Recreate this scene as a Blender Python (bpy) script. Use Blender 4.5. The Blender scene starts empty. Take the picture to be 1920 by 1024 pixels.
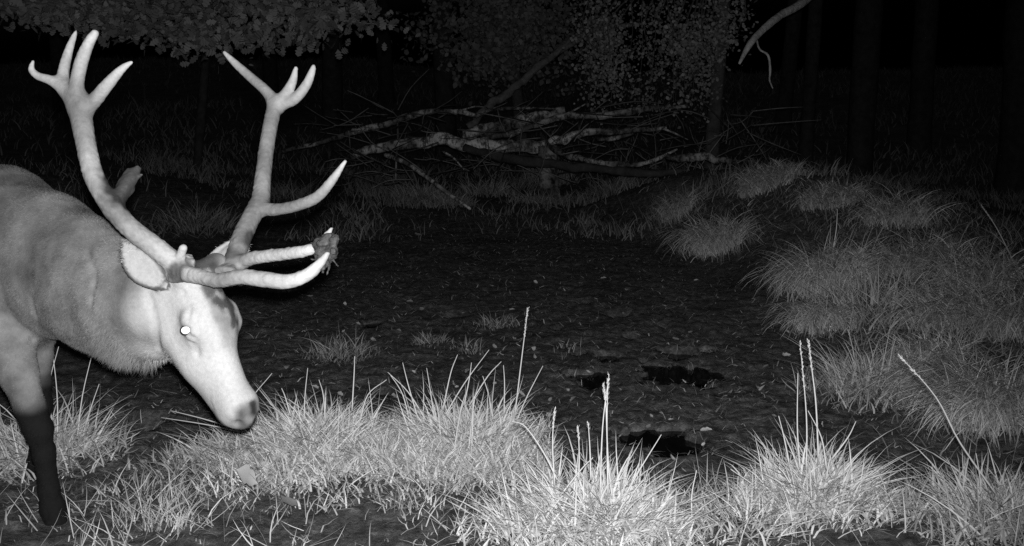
import bpy, math, random
import numpy as np
from math import radians, sin, cos, pi

# ------------------------------------------------------------------ camera, night sky, infrared flash, exposure
sc = bpy.context.scene
COL = sc.collection
F, CX, CY, HORIZ, CAMH = 1850.0, 960.0, 512.0, 190.0, 1.32      # photograph pixels (1920 x 1024), metres
TH = math.atan((CY - HORIZ) / F)
ST, CT = sin(TH), cos(TH)

cam_data = bpy.data.cameras.new('camera')
cam_data.sensor_fit = 'HORIZONTAL'
cam_data.sensor_width = 36.0
cam_data.lens = 36.0 * F / 1920.0
cam_data.clip_start = 0.05
cam_data.clip_end = 600
cam = bpy.data.objects.new('camera', cam_data)
cam.location = (0, 0, CAMH)
cam.rotation_euler = (pi / 2 - TH, 0, 0)
COL.objects.link(cam)
sc.camera = cam

world = bpy.data.worlds.new('World')
sc.world = world
world.use_nodes = True
wn = world.node_tree
wn.nodes.clear()
sky = wn.nodes.new('ShaderNodeTexSky')
sky.sky_type = 'NISHITA'
sky.sun_disc = False
sky.sun_elevation = radians(-3)
sky.sun_rotation = radians(200)
bw = wn.nodes.new('ShaderNodeRGBToBW')          # the trail camera records infrared: no colour
bgn = wn.nodes.new('ShaderNodeBackground')
bgn.inputs['Strength'].default_value = 0.15
won = wn.nodes.new('ShaderNodeOutputWorld')
wn.links.new(sky.outputs[0], bw.inputs[0])
wn.links.new(bw.outputs[0], bgn.inputs['Color'])
wn.links.new(bgn.outputs[0], won.inputs[0])

fl = bpy.data.lights.new('infrared_flash', 'SPOT')   # the trail camera's own LED flash, just above the lens
fl.energy = 540
fl.spot_size = radians(78)
fl.spot_blend = 0.75
fl.shadow_soft_size = 0.022
flo = bpy.data.objects.new('infrared_flash', fl)
flo.location = (0.012, 0.0, CAMH + 0.06)
flo.rotation_euler = (radians(90 - 10.5), 0, radians(3))
COL.objects.link(flo)

sc.view_settings.view_transform = 'Standard'
sc.view_settings.look = 'None'
sc.view_settings.exposure = 0
sc.view_settings.gamma = 1
sc.view_settings.use_curve_mapping = False
sc.cycles.max_bounces = 3
sc.cycles.diffuse_bounces = 2
sc.cycles.glossy_bounces = 2
sc.cycles.transmission_bounces = 2
sc.cycles.use_denoising = False

rng = np.random.default_rng(11)
random.seed(5)


# ------------------------------------------------------------------ pixel <-> place
def ray(px, py):
    u = (px - CX) / F
    v = (CY - py) / F
    return np.array([u, CT + v * ST, -ST + v * CT])


def P(px, py, d):
    return np.array([0, 0, CAMH]) + d * ray(px, py)


def to_px(p):
    p = np.asarray(p, float)
    q = p - np.array([0, 0, CAMH])
    dep = q[..., 1] * CT - q[..., 2] * ST
    up = q[..., 1] * ST + q[..., 2] * CT
    return CX + F * q[..., 0] / dep, CY - F * up / dep, dep


# ------------------------------------------------------------------ noise
def _hash(ix, iy, iz, seed):
    n = (ix.astype(np.int64) * 374761393 + iy.astype(np.int64) * 668265263 + iz.astype(np.int64) * 2147483647 + seed * 1274126177)
    n = (n ^ (n >> 13)) * 1274126177
    n = n & 0x7fffffff
    n = (n ^ (n >> 16)) & 0xffff
    return n / 65535.0


def noise3(x, y, z, seed=0):
    x, y, z = np.broadcast_arrays(np.asarray(x, float), np.asarray(y, float), np.asarray(z, float))
    ix, iy, iz = np.floor(x), np.floor(y), np.floor(z)
    fx, fy, fz = x - ix, y - iy, z - iz
    fx, fy, fz = [t * t * (3 - 2 * t) for t in (fx, fy, fz)]
    r = 0
    for a in (0, 1):
        wx = fx if a else 1 - fx
        for b in (0, 1):
            wy = fy if b else 1 - fy
            for c in (0, 1):
                wz = fz if c else 1 - fz
                r = r + wx * wy * wz * _hash(ix + a, iy + b, iz + c, seed)
    return r * 2 - 1


def noise2(x, y, seed=0):
    x, y = np.broadcast_arrays(np.asarray(x, float), np.asarray(y, float))
    ix, iy = np.floor(x), np.floor(y)
    fx, fy = x - ix, y - iy
    fx, fy = [t * t * (3 - 2 * t) for t in (fx, fy)]
    z = np.zeros_like(ix)
    r = 0
    for a in (0, 1):
        wx = fx if a else 1 - fx
        for b in (0, 1):
            wy = fy if b else 1 - fy
            r = r + wx * wy * _hash(ix + a, iy + b, z, seed)
    return r * 2 - 1


def fbm2(x, y, o=4, seed=0):
    r, a = 0, 0.5
    for i in range(o):
        r = r + a * noise2(x * 2 ** i + 17.3 * i, y * 2 ** i - 9.1 * i, seed + i)
        a *= 0.5
    return r


def sstep(a, b, x):
    t = np.clip((x - a) / (b - a), 0, 1)
    return t * t * (3 - 2 * t)


# ------------------------------------------------------------------ meshes and tags
def mk(name, verts, faces, mat, parent=None, col=None, smooth=True):
    """one mesh object from numpy verts (N,3) and faces: an (M,3|4) array or a list of such arrays"""
    if not isinstance(faces, list):
        faces = [faces]
    me = bpy.data.meshes.new(name)
    verts = np.asarray(verts, np.float32)
    me.vertices.add(len(verts))
    me.vertices.foreach_set('co', verts.ravel())
    fl_ = [np.asarray(f, np.int32) for f in faces if len(f)]
    idx = np.concatenate([f.ravel() for f in fl_])
    tot = np.concatenate([np.full(len(f), f.shape[1], np.int32) for f in fl_])
    start = np.concatenate([[0], np.cumsum(tot)[:-1]]).astype(np.int32)
    me.loops.add(len(idx))
    me.loops.foreach_set('vertex_index', idx)
    me.polygons.add(len(tot))
    me.polygons.foreach_set('loop_start', start)
    me.polygons.foreach_set('loop_total', tot)
    me.polygons.foreach_set('use_smooth', np.full(len(tot), smooth, bool))
    if col is not None:
        at = me.attributes.new('tone', 'FLOAT', 'POINT')
        at.data.foreach_set('value', np.asarray(col, np.float32))
    me.update(calc_edges=True)
    me.validate()
    if mat:
        me.materials.append(mat)
    o = bpy.data.objects.new(name, me)
    COL.objects.link(o)
    if parent is not None:
        o.parent = parent
    return o


def tag(o, label=None, cat=None, group=None, kind=None):
    if label:
        o['label'] = label
    if cat:
        o['category'] = cat
    if group:
        o['group'] = group
    if kind:
        o['kind'] = kind
    return o


def empty(name, loc, label, cat, group=None):
    o = bpy.data.objects.new(name, None)
    o.empty_display_size = 0.1
    o.location = loc
    COL.objects.link(o)
    return tag(o, label, cat, group)


def child(o, parent):
    """parent without moving: parents are only translated"""
    o.parent = parent
    o.matrix_parent_inverse.identity()
    o.location = (-parent.location[0], -parent.location[1], -parent.location[2])
    return o


# ------------------------------------------------------------------ materials (all grey: infrared)
def mat_base(name, rough=0.8, spec=0.2):
    m = bpy.data.materials.new(name)
    m.use_nodes = True
    nt = m.node_tree
    b = nt.nodes['Principled BSDF']
    b.inputs['Roughness'].default_value = rough
    b.inputs['Specular IOR Level'].default_value = spec
    return m, nt, b


def nd(nt, t, **kw):
    n = nt.nodes.new(t)
    for k, v in kw.items():
        if k in n.inputs:
            n.inputs[k].default_value = v
        else:
            setattr(n, k, v)
    return n


def ramp(nt, src, stops):
    r = nt.nodes.new('ShaderNodeValToRGB')
    e = r.color_ramp.elements
    while len(e) < len(stops):
        e.new(0.5)
    for k, (p, c) in enumerate(stops):
        e[k].position = p
        e[k].color = (c, c, c, 1)
    nt.links.new(src, r.inputs[0])
    return r.outputs[0]


def mul(nt, a, b):
    n = nt.nodes.new('ShaderNodeMath')
    n.operation = 'MULTIPLY'
    for i, s in enumerate((a, b)):
        if isinstance(s, (int, float)):
            n.inputs[i].default_value = s
        else:
            nt.links.new(s, n.inputs[i])
    return n.outputs[0]


def noise_tex(nt, scale, detail=4, rough=0.6, vec=None):
    n = nd(nt, 'ShaderNodeTexNoise', Scale=scale, Detail=detail, Roughness=rough)
    if vec is None:
        vec = nt.nodes.new('ShaderNodeTexCoord').outputs['Object']
    nt.links.new(vec, n.inputs['Vector'])
    return n.outputs['Fac']


def bump(nt, b, h, strength, dist):
    n = nd(nt, 'ShaderNodeBump', Strength=strength, Distance=dist)
    nt.links.new(h, n.inputs['Height'])
    nt.links.new(n.outputs[0], b.inputs['Normal'])


def mat_tone(name, rough=0.75, spec=0.15, nscale=0, amp=(0.8, 1.15), bstr=0, bdist=0.002, bscale=None):
    """base colour from the 'tone' attribute, times a fine mottling"""
    m, nt, b = mat_base(name, rough, spec)
    a = nd(nt, 'ShaderNodeAttribute', attribute_name='tone')
    v = a.outputs['Fac']
    if nscale:
        f = noise_tex(nt, nscale, 5, 0.65)
        v = mul(nt, v, ramp(nt, f, [(0.3, amp[0]), (0.7, amp[1])]))
    nt.links.new(v, b.inputs['Base Color'])
    if bstr:
        bump(nt, b, noise_tex(nt, bscale or nscale, 4, 0.6), bstr, bdist)
    return m


M = {}
m, nt, b = mat_base('wet_mud', 0.72, 0.12)
f1 = noise_tex(nt, 22, 8, 0.75)
f2 = noise_tex(nt, 2.1, 5, 0.6)
c1 = ramp(nt, f1, [(0.33, 0.030), (0.5, 0.11), (0.60, 0.19), (0.72, 0.38)])
c2 = ramp(nt, f2, [(0.32, 0.6), (0.68, 1.25)])
nt.links.new(mul(nt, c1, c2), b.inputs['Base Color'])
bump(nt, b, noise_tex(nt, 45, 7, 0.75), 0.9, 0.016)
M['mud'] = m
M['grass'] = mat_tone('pale_grass', 0.65, 0.25)
M['coat'] = mat_tone('deer_coat', 0.85, 0.12, 90, (0.86, 1.1), 0.25, 0.004, 260)
M['fur'] = mat_tone('deer_fur', 0.8, 0.15)
M['antler'] = mat_tone('antler_bone', 0.6, 0.25, 70, (0.82, 1.12), 0.5, 0.003, 110)
m, nt, b = mat_base('eyeball', 0.15, 0.5)
b.inputs['Base Color'].default_value = (0.03, 0.03, 0.03, 1)
M['eye'] = m
m, nt, b = mat_base('eye_reflector', 0.42, 0.5)         # the mirror layer behind a deer's pupil
b.inputs['Base Color'].default_value = (0.95, 0.95, 0.95, 1)
b.inputs['Metallic'].default_value = 1.0
M['tapetum'] = m
m, nt, b = mat_base('clinging_mud', 0.8, 0.15)
nt.links.new(ramp(nt, noise_tex(nt, 60, 6, 0.7), [(0.3, 0.03), (0.55, 0.09), (0.75, 0.2)]), b.inputs['Base Color'])
bump(nt, b, noise_tex(nt, 120, 4, 0.6), 0.8, 0.006)
M['clod'] = m
m, nt, b = mat_base('puddle_water', 0.04, 0.35)
b.inputs['Base Color'].default_value = (0.004, 0.004, 0.004, 1)
M['water'] = m
# birch bark: pale with dark bands that run round the stem (object z is not the stem axis, so UV-free: attribute 'along')
m, nt, b = mat_base('birch_bark', 0.7, 0.2)
al = nd(nt, 'ShaderNodeAttribute', attribute_name='along')
tc = nt.nodes.new('ShaderNodeTexCoord')
cmb = nt.nodes.new('ShaderNodeCombineXYZ')
nt.links.new(mul(nt, al.outputs['Fac'], 2.2), cmb.inputs[0])
nz = nd(nt, 'ShaderNodeTexNoise', Scale=2.6, Detail=8, Roughness=0.78)
mx = nt.nodes.new('ShaderNodeVectorMath')
mx.operation = 'ADD'
nt.links.new(cmb.outputs[0], mx.inputs[0])
sc1 = nt.nodes.new('ShaderNodeVectorMath')
sc1.operation = 'SCALE'
sc1.inputs['Scale'].default_value = 4.0
nt.links.new(tc.outputs['Object'], sc1.inputs[0])
nt.links.new(sc1.outputs[0], mx.inputs[1])
nt.links.new(mx.outputs[0], nz.inputs['Vector'])
tn = nd(nt, 'ShaderNodeAttribute', attribute_name='tone')
pz = noise_tex(nt, 2.3, 3, 0.6)            # whole stretches where the bark has rotted off
nt.links.new(mul(nt, mul(nt, ramp(nt, nz.outputs['Fac'], [(0.36, 0.03), (0.45, 0.18), (0.53, 0.75), (0.75, 1.0)]), ramp(nt, pz, [(0.42, 0.25), (0.56, 1.15)])), tn.outputs['Fac']), b.inputs['Base Color'])
bump(nt, b, nz.outputs['Fac'], 0.5, 0.01)
M['birch'] = m
m, nt, b = mat_base('dark_bark', 0.9, 0.1)
a = nd(nt, 'ShaderNodeAttribute', attribute_name='tone')
nt.links.new(mul(nt, ramp(nt, noise_tex(nt, 9, 6, 0.7), [(0.3, 0.45), (0.7, 1.3)]), a.outputs['Fac']), b.inputs['Base Color'])
bump(nt, b, noise_tex(nt, 14, 6, 0.7), 0.8, 0.03)
M['bark'] = m
M['leaf'] = mat_tone('foliage', 0.65, 0.25)
M['litter'] = mat_tone('dry_leaf', 0.7, 0.2, 60, (0.7, 1.2))

# ------------------------------------------------------------------ terrain
def flat_xy(px, py, z=0.0):
    r = ray(px, py)
    d = (z - CAMH) / r[2]
    return d * r[0], d * r[1]


# hoof holes and puddles of the wallow, one pit standing in for a small shadow: pixel, half-size in metres, depth
PITS = [(1222, 816, .185, .20, .10), (1118, 700, .115, .15, .09), (1262, 692, .19, .15, .09), (1138, 664, .07, .11, .07),
        (1272, 658, .10, .10, .07), (1310, 704, .08, .12, .07), (694, 604, .06, .09, .06), (722, 735, .07, .08, .06), (1085, 655, .05, .07, .05),
        (1215, 668, .05, .07, .05), (1180, 625, .06, .06, .05), (1330, 650, .05, .06, .05), (1040, 610, .05, .06, .04), (955, 590, .06, .06, .04),
        (1160, 585, .08, .08, .04), (1250, 605, .08, .08, .04), (1090, 560, .10, .08, .04), (850, 585, .07, .08, .04), (215, 790, .16, .2, .05), (1345, 700, .05, .06, .04)]
PITW = [(flat_xy(px, py), rx, ry, dp) for px, py, rx, ry, dp in PITS]


def mudmask(x, y):
    e = ((x - 0.15) / 1.75) ** 2 + ((y - 6.6) / 3.3) ** 2 + 0.5 * fbm2(x * 0.9, y * 0.9, 3, 5)
    return 1 - sstep(0.75, 1.25, e)


def terrain(x, y):
    x = np.asarray(x, float)
    y = np.asarray(y, float)
    h = 0.05 * fbm2(x * 0.45, y * 0.45, 1, 1)
    near = 1 - sstep(18, 30, y)
    h = h + near * (0.005 * fbm2(x * 3.1, y * 3.1, 3, 2) + 0.010 * (np.abs(fbm2(x * 9.3, y * 9.3, 3, 3)) - 0.12))
    h = h + near * (0.012 * fbm2(x * 22, y * 22, 2, 4) + .010 * sstep(.05, .25, fbm2(x * 11, y * 11, 3, 9)))
    h = h + 0.035 * np.exp(-((y - 3.45) / 0.35) ** 2) * (1 - sstep(-0.1, 0.5, x)) * sstep(-1.35, -0.9, x)
    # grassy bank along the right side of the wallow
    amp = np.interp(y, [2.0, 3.5, 5, 7, 9.5, 11, 13.5], [0.02, 0.10, 0.26, 0.36, 0.62, 0.5, 0.12])
    edge = np.interp(y, [3, 5.5, 8.0, 9.5, 11], [1.45, 1.5, 1.35, 1.15, 0.7]) + 0.25 * fbm2(x * 0.8, y * 0.8, 2, 6)
    h = h + amp * sstep(edge, edge + 1.5, x) * (1 - 0.9 * sstep(edge + 2.0, edge + 3.3, x))
    # far edge of the wallow, then the wooded slope
    h = h + 0.10 * sstep(9.5, 11.5, y) * (1 - sstep(2, 4, x))
    h = h + 2.3 * sstep(13, 38, y + 0.12 * x) + 0.25 * fbm2(x * 0.2, y * 0.2, 2, 8) * sstep(12, 18, y)
    h = h + 0.4 * sstep(-1.5, -6, x) * sstep(8, 12, y)
    for (pc, rx, ry, dp) in PITW:
        dx = (x - pc[0])
        dy = (y - pc[1])
        e = np.sqrt((dx / rx) ** 2 + (dy / ry) ** 2)
        near_ = e < 2.2
        if np.any(near_):
            e2 = e + 0.45 * noise2(x * 8, y * 8, 31) + .3 * noise2(x * 21, y * 21, 32)
            h = h - np.where(near_, dp * (1 - sstep(0.75, 1.05, e2)), 0)
    return h


def G(px, py):
    """where the ray of a pixel meets the terrain"""
    r = ray(px, py)
    d = 1.6
    prev = d
    while d < 80:
        q = r * d
        if CAMH + q[2] <= float(terrain(q[0], q[1])):
            break
        prev = d
        d *= 1.02
    lo, hi = prev, d
    for _ in range(14):
        mid = (lo + hi) / 2
        q = r * mid
        if CAMH + q[2] <= float(terrain(q[0], q[1])):
            hi = mid
        else:
            lo = mid
    q = r * hi
    return np.array([q[0], q[1], float(terrain(q[0], q[1]))]), hi


def grid_axis(fine0, fine1, step, far0, far1, grow=1.12):
    c = list(np.arange(fine0, fine1, step))
    s = step
    while c[-1] < far1:
        s *= grow
        c.append(c[-1] + s)
    s = step
    left = []
    v = fine0
    while v > far0:
        s *= grow
        v -= s
        left.append(v)
    return np.array(left[::-1] + c)


xs = grid_axis(-1.9, 2.4, 0.018, -160, 160, 1.035)
ya = [1.3]
while ya[-1] < 250:
    ya.append(ya[-1] + 0.0035 * ya[-1] ** 1.15 + 0.004)
ya = np.array([-60, -25, -10, -4, -1.5, -0.3, 0.4, 0.9] + ya)
X, Y = np.meshgrid(xs, ya, indexing='ij')
Z = terrain(X, Y)
nx, ny = X.shape
ii = (np.arange(nx - 1)[:, None] * ny + np.arange(ny - 1)[None, :]).ravel()
gf = np.stack([ii, ii + ny, ii + ny + 1, ii + 1], 1)
ground = mk('ground', np.stack([X.ravel(), Y.ravel(), Z.ravel()], 1), gf, M['mud'])
tag(ground, 'dark trampled mud of the wallow and the forest floor around it', None, None, 'structure')


def water(name, k, drop, label):
    (pc, rx, ry, dp) = PITW[k]
    n = 48
    a = np.linspace(0, 2 * pi, n, endpoint=False)
    rr = 1.45 + 0.1 * np.sin(3 * a + k) + 0.06 * np.sin(5 * a)
    z = float(terrain(pc[0], pc[1])) + drop
    v = [[pc[0], pc[1], z]] + [[pc[0] + rx * r * cos(t), pc[1] + ry * r * sin(t), z] for r, t in zip(rr, a)]
    f = [[0, 1 + i, 1 + (i + 1) % n] for i in range(n)]
    tag(mk(name, v, np.array(f), M['water']), label, None, None, 'structure')


PUD = ['black water standing in the largest hole of the wallow, nearest to the camera', 'black puddle at the left end of the row of holes in the middle of the mud',
       'longest puddle in the row of holes in the middle of the mud', 'small round black puddle just above the left end of the row of holes', 'small black puddle just above the longest one',
       'small black puddle touching the right end of the longest one', 'little black puddle in the mud above the patch of short grass', 'little black water sheet standing in for a shadow right behind the broad matted tussock']  # the last one is a black water sheet added in place of a small shadow
for k, lab in enumerate(PUD):
    water('puddle', k, PITS[k][4] - .022, lab)


# ------------------------------------------------------------------ tubes
def catmull(pts, n):
    p = np.asarray(pts, float)
    p = np.vstack([2 * p[0] - p[1], p, 2 * p[-1] - p[-2]])
    out = []
    segs = len(p) - 3
    for s in range(segs):
        a, b_, c, d = p[s:s + 4]
        for t in np.linspace(0, 1, n, endpoint=False):
            out.append(0.5 * ((2 * b_) + (-a + c) * t + (2 * a - 5 * b_ + 4 * c - d) * t * t + (-a + 3 * b_ - 3 * c + d) * t ** 3))
    out.append(p[-2])
    return np.array(out)


def tube(pts, radii, sides=10, sub=4, wob=0.0, seed=0):
    q = catmull(np.column_stack([pts, radii]), sub)
    c, r = q[:, :3], np.maximum(q[:, 3], 0.0006)
    t = np.gradient(c, axis=0)
    t /= np.linalg.norm(t, axis=1)[:, None] + 1e-9
    up = np.array([0.13, 0.29, 0.95])
    if abs(t[0] @ up) > 0.9:
        up = np.array([1.0, 0.1, 0.05])
    n1 = np.cross(t, up)
    n1 /= np.linalg.norm(n1, axis=1)[:, None] + 1e-9
    n2 = np.cross(t, n1)
    a = np.linspace(0, 2 * pi, sides, endpoint=False)
    ring = n1[:, None, :] * np.cos(a)[None, :, None] + n2[:, None, :] * np.sin(a)[None, :, None]
    rr = r[:, None] * np.ones((1, sides))
    if wob:
        L_ = np.concatenate([[0], np.cumsum(np.linalg.norm(np.diff(c, axis=0), axis=1))])
        k = 0.9 / max(r.max(), 1e-3)
        rr = rr * (1 + wob * noise3(np.cos(a)[None, :] * 1.5 + 5 + L_[:, None] * k * 0.4, np.sin(a)[None, :] * 1.5, L_[:, None] * k, seed))
    v = (c[:, None, :] + ring * rr[:, :, None]).reshape(-1, 3)
    n = len(c)
    i = np.arange(n - 1)[:, None] * sides
    j = np.arange(sides)[None, :]
    j2 = (j + 1) % sides
    f = np.stack([i + j, i + j2, i + sides + j2, i + sides + j], -1).reshape(-1, 4)
    v = np.vstack([v, c[0], c[-1]])
    j = np.arange(sides)
    caps = np.vstack([np.stack([(j + 1) % sides, j, np.full(sides, n * sides)], 1),
                      np.stack([(n - 1) * sides + j, (n - 1) * sides + (j + 1) % sides, np.full(sides, n * sides + 1)], 1)])
    L_ = np.concatenate([[0], np.cumsum(np.linalg.norm(np.diff(c, axis=0), axis=1))])
    along = np.concatenate([np.repeat(L_, sides), [0, L_[-1]]])
    return v, f, caps, along


def tube_obj(name, pts, radii, mat, parent=None, tone=0.3, sides=10, sub=4, wob=0.0, seed=0):
    v, f, c, al_ = tube(pts, radii, sides, sub, wob, seed)
    o = mk(name, v, [f, c], mat, None, np.full(len(v), tone) if np.isscalar(tone) else tone)
    at = o.data.attributes.new('along', 'FLOAT', 'POINT')
    at.data.foreach_set('value', (al_ + seed * 3.7).astype(np.float32))
    if parent is not None:
        child(o, parent)
    return o


# ------------------------------------------------------------------ signed-distance modelling
class Field:
    def __init__(s, lo, hi, h):
        s.lo = np.array(lo, float)
        s.h = h
        s.n = np.ceil((np.array(hi) - s.lo) / h).astype(int) + 1
        s.F = np.full(s.n, 1.0, np.float32)

    def _box(s, lo, hi):
        a = np.clip(np.floor((lo - s.lo) / s.h).astype(int), 0, s.n - 1)
        b = np.clip(np.ceil((hi - s.lo) / s.h).astype(int) + 1, 1, s.n)
        return a, b

    def cone(s, A, B, r1, r2, k=0.03, ax=None, sq=1.0, carve=False, bumpf=None):
        """tapered capsule from A to B; sq < 1 flattens it along ax; smooth union (or carve) of width k"""
        A = np.asarray(A, float)
        B = np.asarray(B, float)
        pad = max(r1, r2) * max(1, sq) + k + 0.02
        a, b = s._box(np.minimum(A, B) - pad, np.maximum(A, B) + pad)
        if np.any(b <= a):
            return
        g = [(s.lo[i] + s.h * np.arange(a[i], b[i])).astype(np.float32) for i in range(3)]
        px, py, pz = g[0][:, None, None] - A[0], g[1][None, :, None] - A[1], g[2][None, None, :] - A[2]
        ab = B - A
        if ax is not None:
            ax = np.asarray(ax, float) / np.linalg.norm(ax)
            e = 1 / sq - 1
            dot = (px * ax[0] + py * ax[1] + pz * ax[2]) * e
            px, py, pz = px + dot * ax[0], py + dot * ax[1], pz + dot * ax[2]
            ab = ab + e * (ab @ ax) * ax
        L2 = ab @ ab + 1e-12
        t = np.clip((px * ab[0] + py * ab[1] + pz * ab[2]) / L2, 0, 1)
        d = np.sqrt((px - t * ab[0]) ** 2 + (py - t * ab[1]) ** 2 + (pz - t * ab[2]) ** 2) - (r1 + (r2 - r1) * t)
        if ax is not None:
            d = d * (0.5 + 0.5 * min(sq, 1))
        sl = tuple(slice(a[i], b[i]) for i in range(3))
        f = s.F[sl]
        if carve:
            d = -d
            hh = np.maximum(k - np.abs(f - d), 0) / k
            s.F[sl] = np.maximum(f, d) + hh * hh * k * 0.25
        else:
            hh = np.maximum(k - np.abs(f - d), 0) / k
            s.F[sl] = np.minimum(f, d) - hh * hh * k * 0.25

    def chain(s, pts, rad, k=0.03, inner=.004, **kw):
        """a run of tapered capsules: merged among themselves first, then joined to the rest with one soft seam"""
        pts = np.asarray(pts, float)
        pad = max(rad) + k + .03
        a, b = s._box(pts.min(0) - pad, pts.max(0) + pad)
        t = Field.__new__(Field)
        t.h = s.h
        t.lo = s.lo + a * s.h
        t.n = b - a
        t.F = np.full(t.n, 1.0, np.float32)
        carve = kw.pop('carve', False)
        for i in range(len(pts) - 1):
            t.cone(pts[i], pts[i + 1], rad[i], rad[i + 1], inner, **kw)
        sl = tuple(slice(a[i], b[i]) for i in range(3))
        f, d = s.F[sl], t.F
        if carve:
            d = -d
            hh = np.maximum(k - np.abs(f - d), 0) / k
            s.F[sl] = np.maximum(f, d) + hh * hh * k * 0.25
        else:
            hh = np.maximum(k - np.abs(f - d), 0) / k
            s.F[sl] = np.minimum(f, d) - hh * hh * k * 0.25

    def mesh(s):
        Fv = s.F
        neg = Fv < 0
        c = np.zeros(np.array(Fv.shape) - 1, np.uint8)
        for o in np.ndindex(2, 2, 2):
            c += neg[o[0]:Fv.shape[0] - 1 + o[0], o[1]:Fv.shape[1] - 1 + o[1], o[2]:Fv.shape[2] - 1 + o[2]]
        act = (c > 0) & (c < 8)
        ac = np.argwhere(act)
        idx = np.full(act.shape, -1, np.int32)
        idx[act] = np.arange(len(ac))
        corners = list(np.ndindex(2, 2, 2))
        fv = {o: Fv[ac[:, 0] + o[0], ac[:, 1] + o[1], ac[:, 2] + o[2]] for o in corners}
        pos = np.zeros((len(ac), 3))
        cnt = np.zeros(len(ac))
        for o in corners:
            for axn in range(3):
                if o[axn] == 0:
                    o2 = list(o)
                    o2[axn] = 1
                    f0, f1 = fv[o], fv[tuple(o2)]
                    m_ = (f0 < 0) != (f1 < 0)
                    t = np.where(m_, f0 / np.where(m_, f0 - f1, 1), 0)
                    p = np.tile(np.array(o, float), (len(ac), 1))
                    p[:, axn] = t
                    pos += p * m_[:, None]
                    cnt += m_
        v = s.lo + s.h * (ac + pos / cnt[:, None])
        quads = []
        for axn in range(3):
            o1, o2 = [(1, 2), (2, 0), (0, 1)][axn]
            sl0 = [slice(None)] * 3
            sl1 = [slice(None)] * 3
            sl0[axn] = slice(0, -1)
            sl1[axn] = slice(1, None)
            ch = neg[tuple(sl0)] != neg[tuple(sl1)]
            e = np.argwhere(ch)
            e = e[(e[:, o1] > 0) & (e[:, o2] > 0) & (e[:, o1] < act.shape[o1]) & (e[:, o2] < act.shape[o2])]
            inside = neg[e[:, 0], e[:, 1], e[:, 2]]
            d1 = np.zeros(3, int)
            d1[o1] = 1
            d2 = np.zeros(3, int)
            d2[o2] = 1
            get = lambda q: idx[q[:, 0], q[:, 1], q[:, 2]]
            q = np.stack([get(e - d1 - d2), get(e - d2), get(e), get(e - d1)], 1)
            q[~inside] = q[~inside][:, ::-1]
            quads.append(q)
        q = np.vstack(quads)
        q = q[(q >= 0).all(1)]
        return v, q


def vnormals(v, q):
    n = np.zeros_like(v)
    a, b, c, d = v[q[:, 0]], v[q[:, 1]], v[q[:, 2]], v[q[:, 3]]
    fn = np.cross(c - a, d - b)
    for i in range(4):
        for k in range(3):
            n[:, k] += np.bincount(q[:, i], fn[:, k], len(v))
    return n / (np.linalg.norm(n, axis=1)[:, None] + 1e-12)


# ------------------------------------------------------------------ the stag
S0 = np.array([-1.66, 3.22, 0.0])
HB = np.array([cos(radians(35)), -sin(radians(35)), 0.0])
RB = np.array([HB[1], -HB[0], 0.0])            # the stag's right, towards the camera


def Bd(f, r, u):
    return S0 + f * HB + r * RB + np.array([0, 0, u])


def camvec(r, u, d):
    return r * np.array([1, 0, 0]) + u * np.array([0, ST, CT]) + d * np.array([0, CT, -ST])


HL = camvec(.57, .15, .81)
HL /= np.linalg.norm(HL)                        # head: towards the stag's left
HF = camvec(.425, -.87, -.16)
HF -= HL * (HF @ HL)
HF /= np.linalg.norm(HF)                        # towards the muzzle
HU = np.cross(HF, HL)                           # out of the forehead
HO = P(372, 505, 2.64)
HS = 0.95


def Hd(l, f, u):
    return HO + HS * (l * HL + f * HF + u * HU)


fd = Field((-3.05, 2.1, -0.03), (-0.58, 4.45, 1.32), 0.0068)
K = 0.10
fd.cone(Bd(-.02, 0, .80), Bd(-.28, 0, .80), .265, .275, K, RB, .74)
fd.cone(Bd(-.28, 0, .80), Bd(-.80, 0, .78), .275, .25, K, RB, .84)
fd.cone(Bd(-.80, 0, .83), Bd(-1.08, 0, .84), .23, .18, K, RB, .85)
fd.cone(Bd(-.02, 0, 1.00), Bd(-.36, 0, .98), .09, .10, .12)
fd.cone(Bd(.10, 0, .74), Bd(.0, 0, .66), .17, .16, .1, RB, .85)
fd.cone(Bd(-1.22, 0, .95), Bd(-1.31, 0, .80), .035, .022, .04)
# neck (deep, narrower from side to side)
NK = [P(30, 478, 3.24), P(98, 497, 3.10), P(165, 528, 2.96), P(232, 560, 2.84), P(292, 566, 2.73)]
NR = [.262, .216, .184, .152, .105]
nax = np.cross(NK[3] - NK[0], np.array([0, 0, 1.0]))
fd.chain(NK, NR, .06, .06, ax=nax, sq=.70)
fd.chain([NK[3], NK[4], Hd(0, .05, -.085)], [.12, .098, .068], .05, .03)
# throat mane
fd.cone(P(170, 590, 2.97), P(258, 632, 2.83), .075, .066, .06)
fd.cone(P(258, 632, 2.83), P(300, 648, 2.76), .055, .040, .05)
# shoulder blades and front legs
for s_ in (1, -1):
    fd.cone(Bd(-.08, .12 * s_, .92), Bd(.07, .15 * s_, .70), .10, .105, .09)
NL = [Bd(.03, .15, .70), P(14, 628, 3.10), P(34, 700, 3.07), P(57, 765, 3.06), P(72, 805, 3.07), P(82, 850, 3.09), P(92, 920, 3.12), P(99, 952, 3.13), P(104, 974, 3.12)]
fd.chain(NL, [.105, .080, .056, .043, .040, .031, .028, .035, .036], .03, .02)
FL = [Bd(-.02, -.14, .70), P(66, 625, 3.33), P(73, 665, 3.33), P(75, 720, 3.35), P(76, 760, 3.37), P(72, 820, 3.42), P(66, 868, 3.48), P(68, 886, 3.50), P(72, 897, 3.49)]
fd.chain(FL, [.10, .062, .042, .032, .035, .026, .026, .032, .032], .03, .02)
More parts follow.
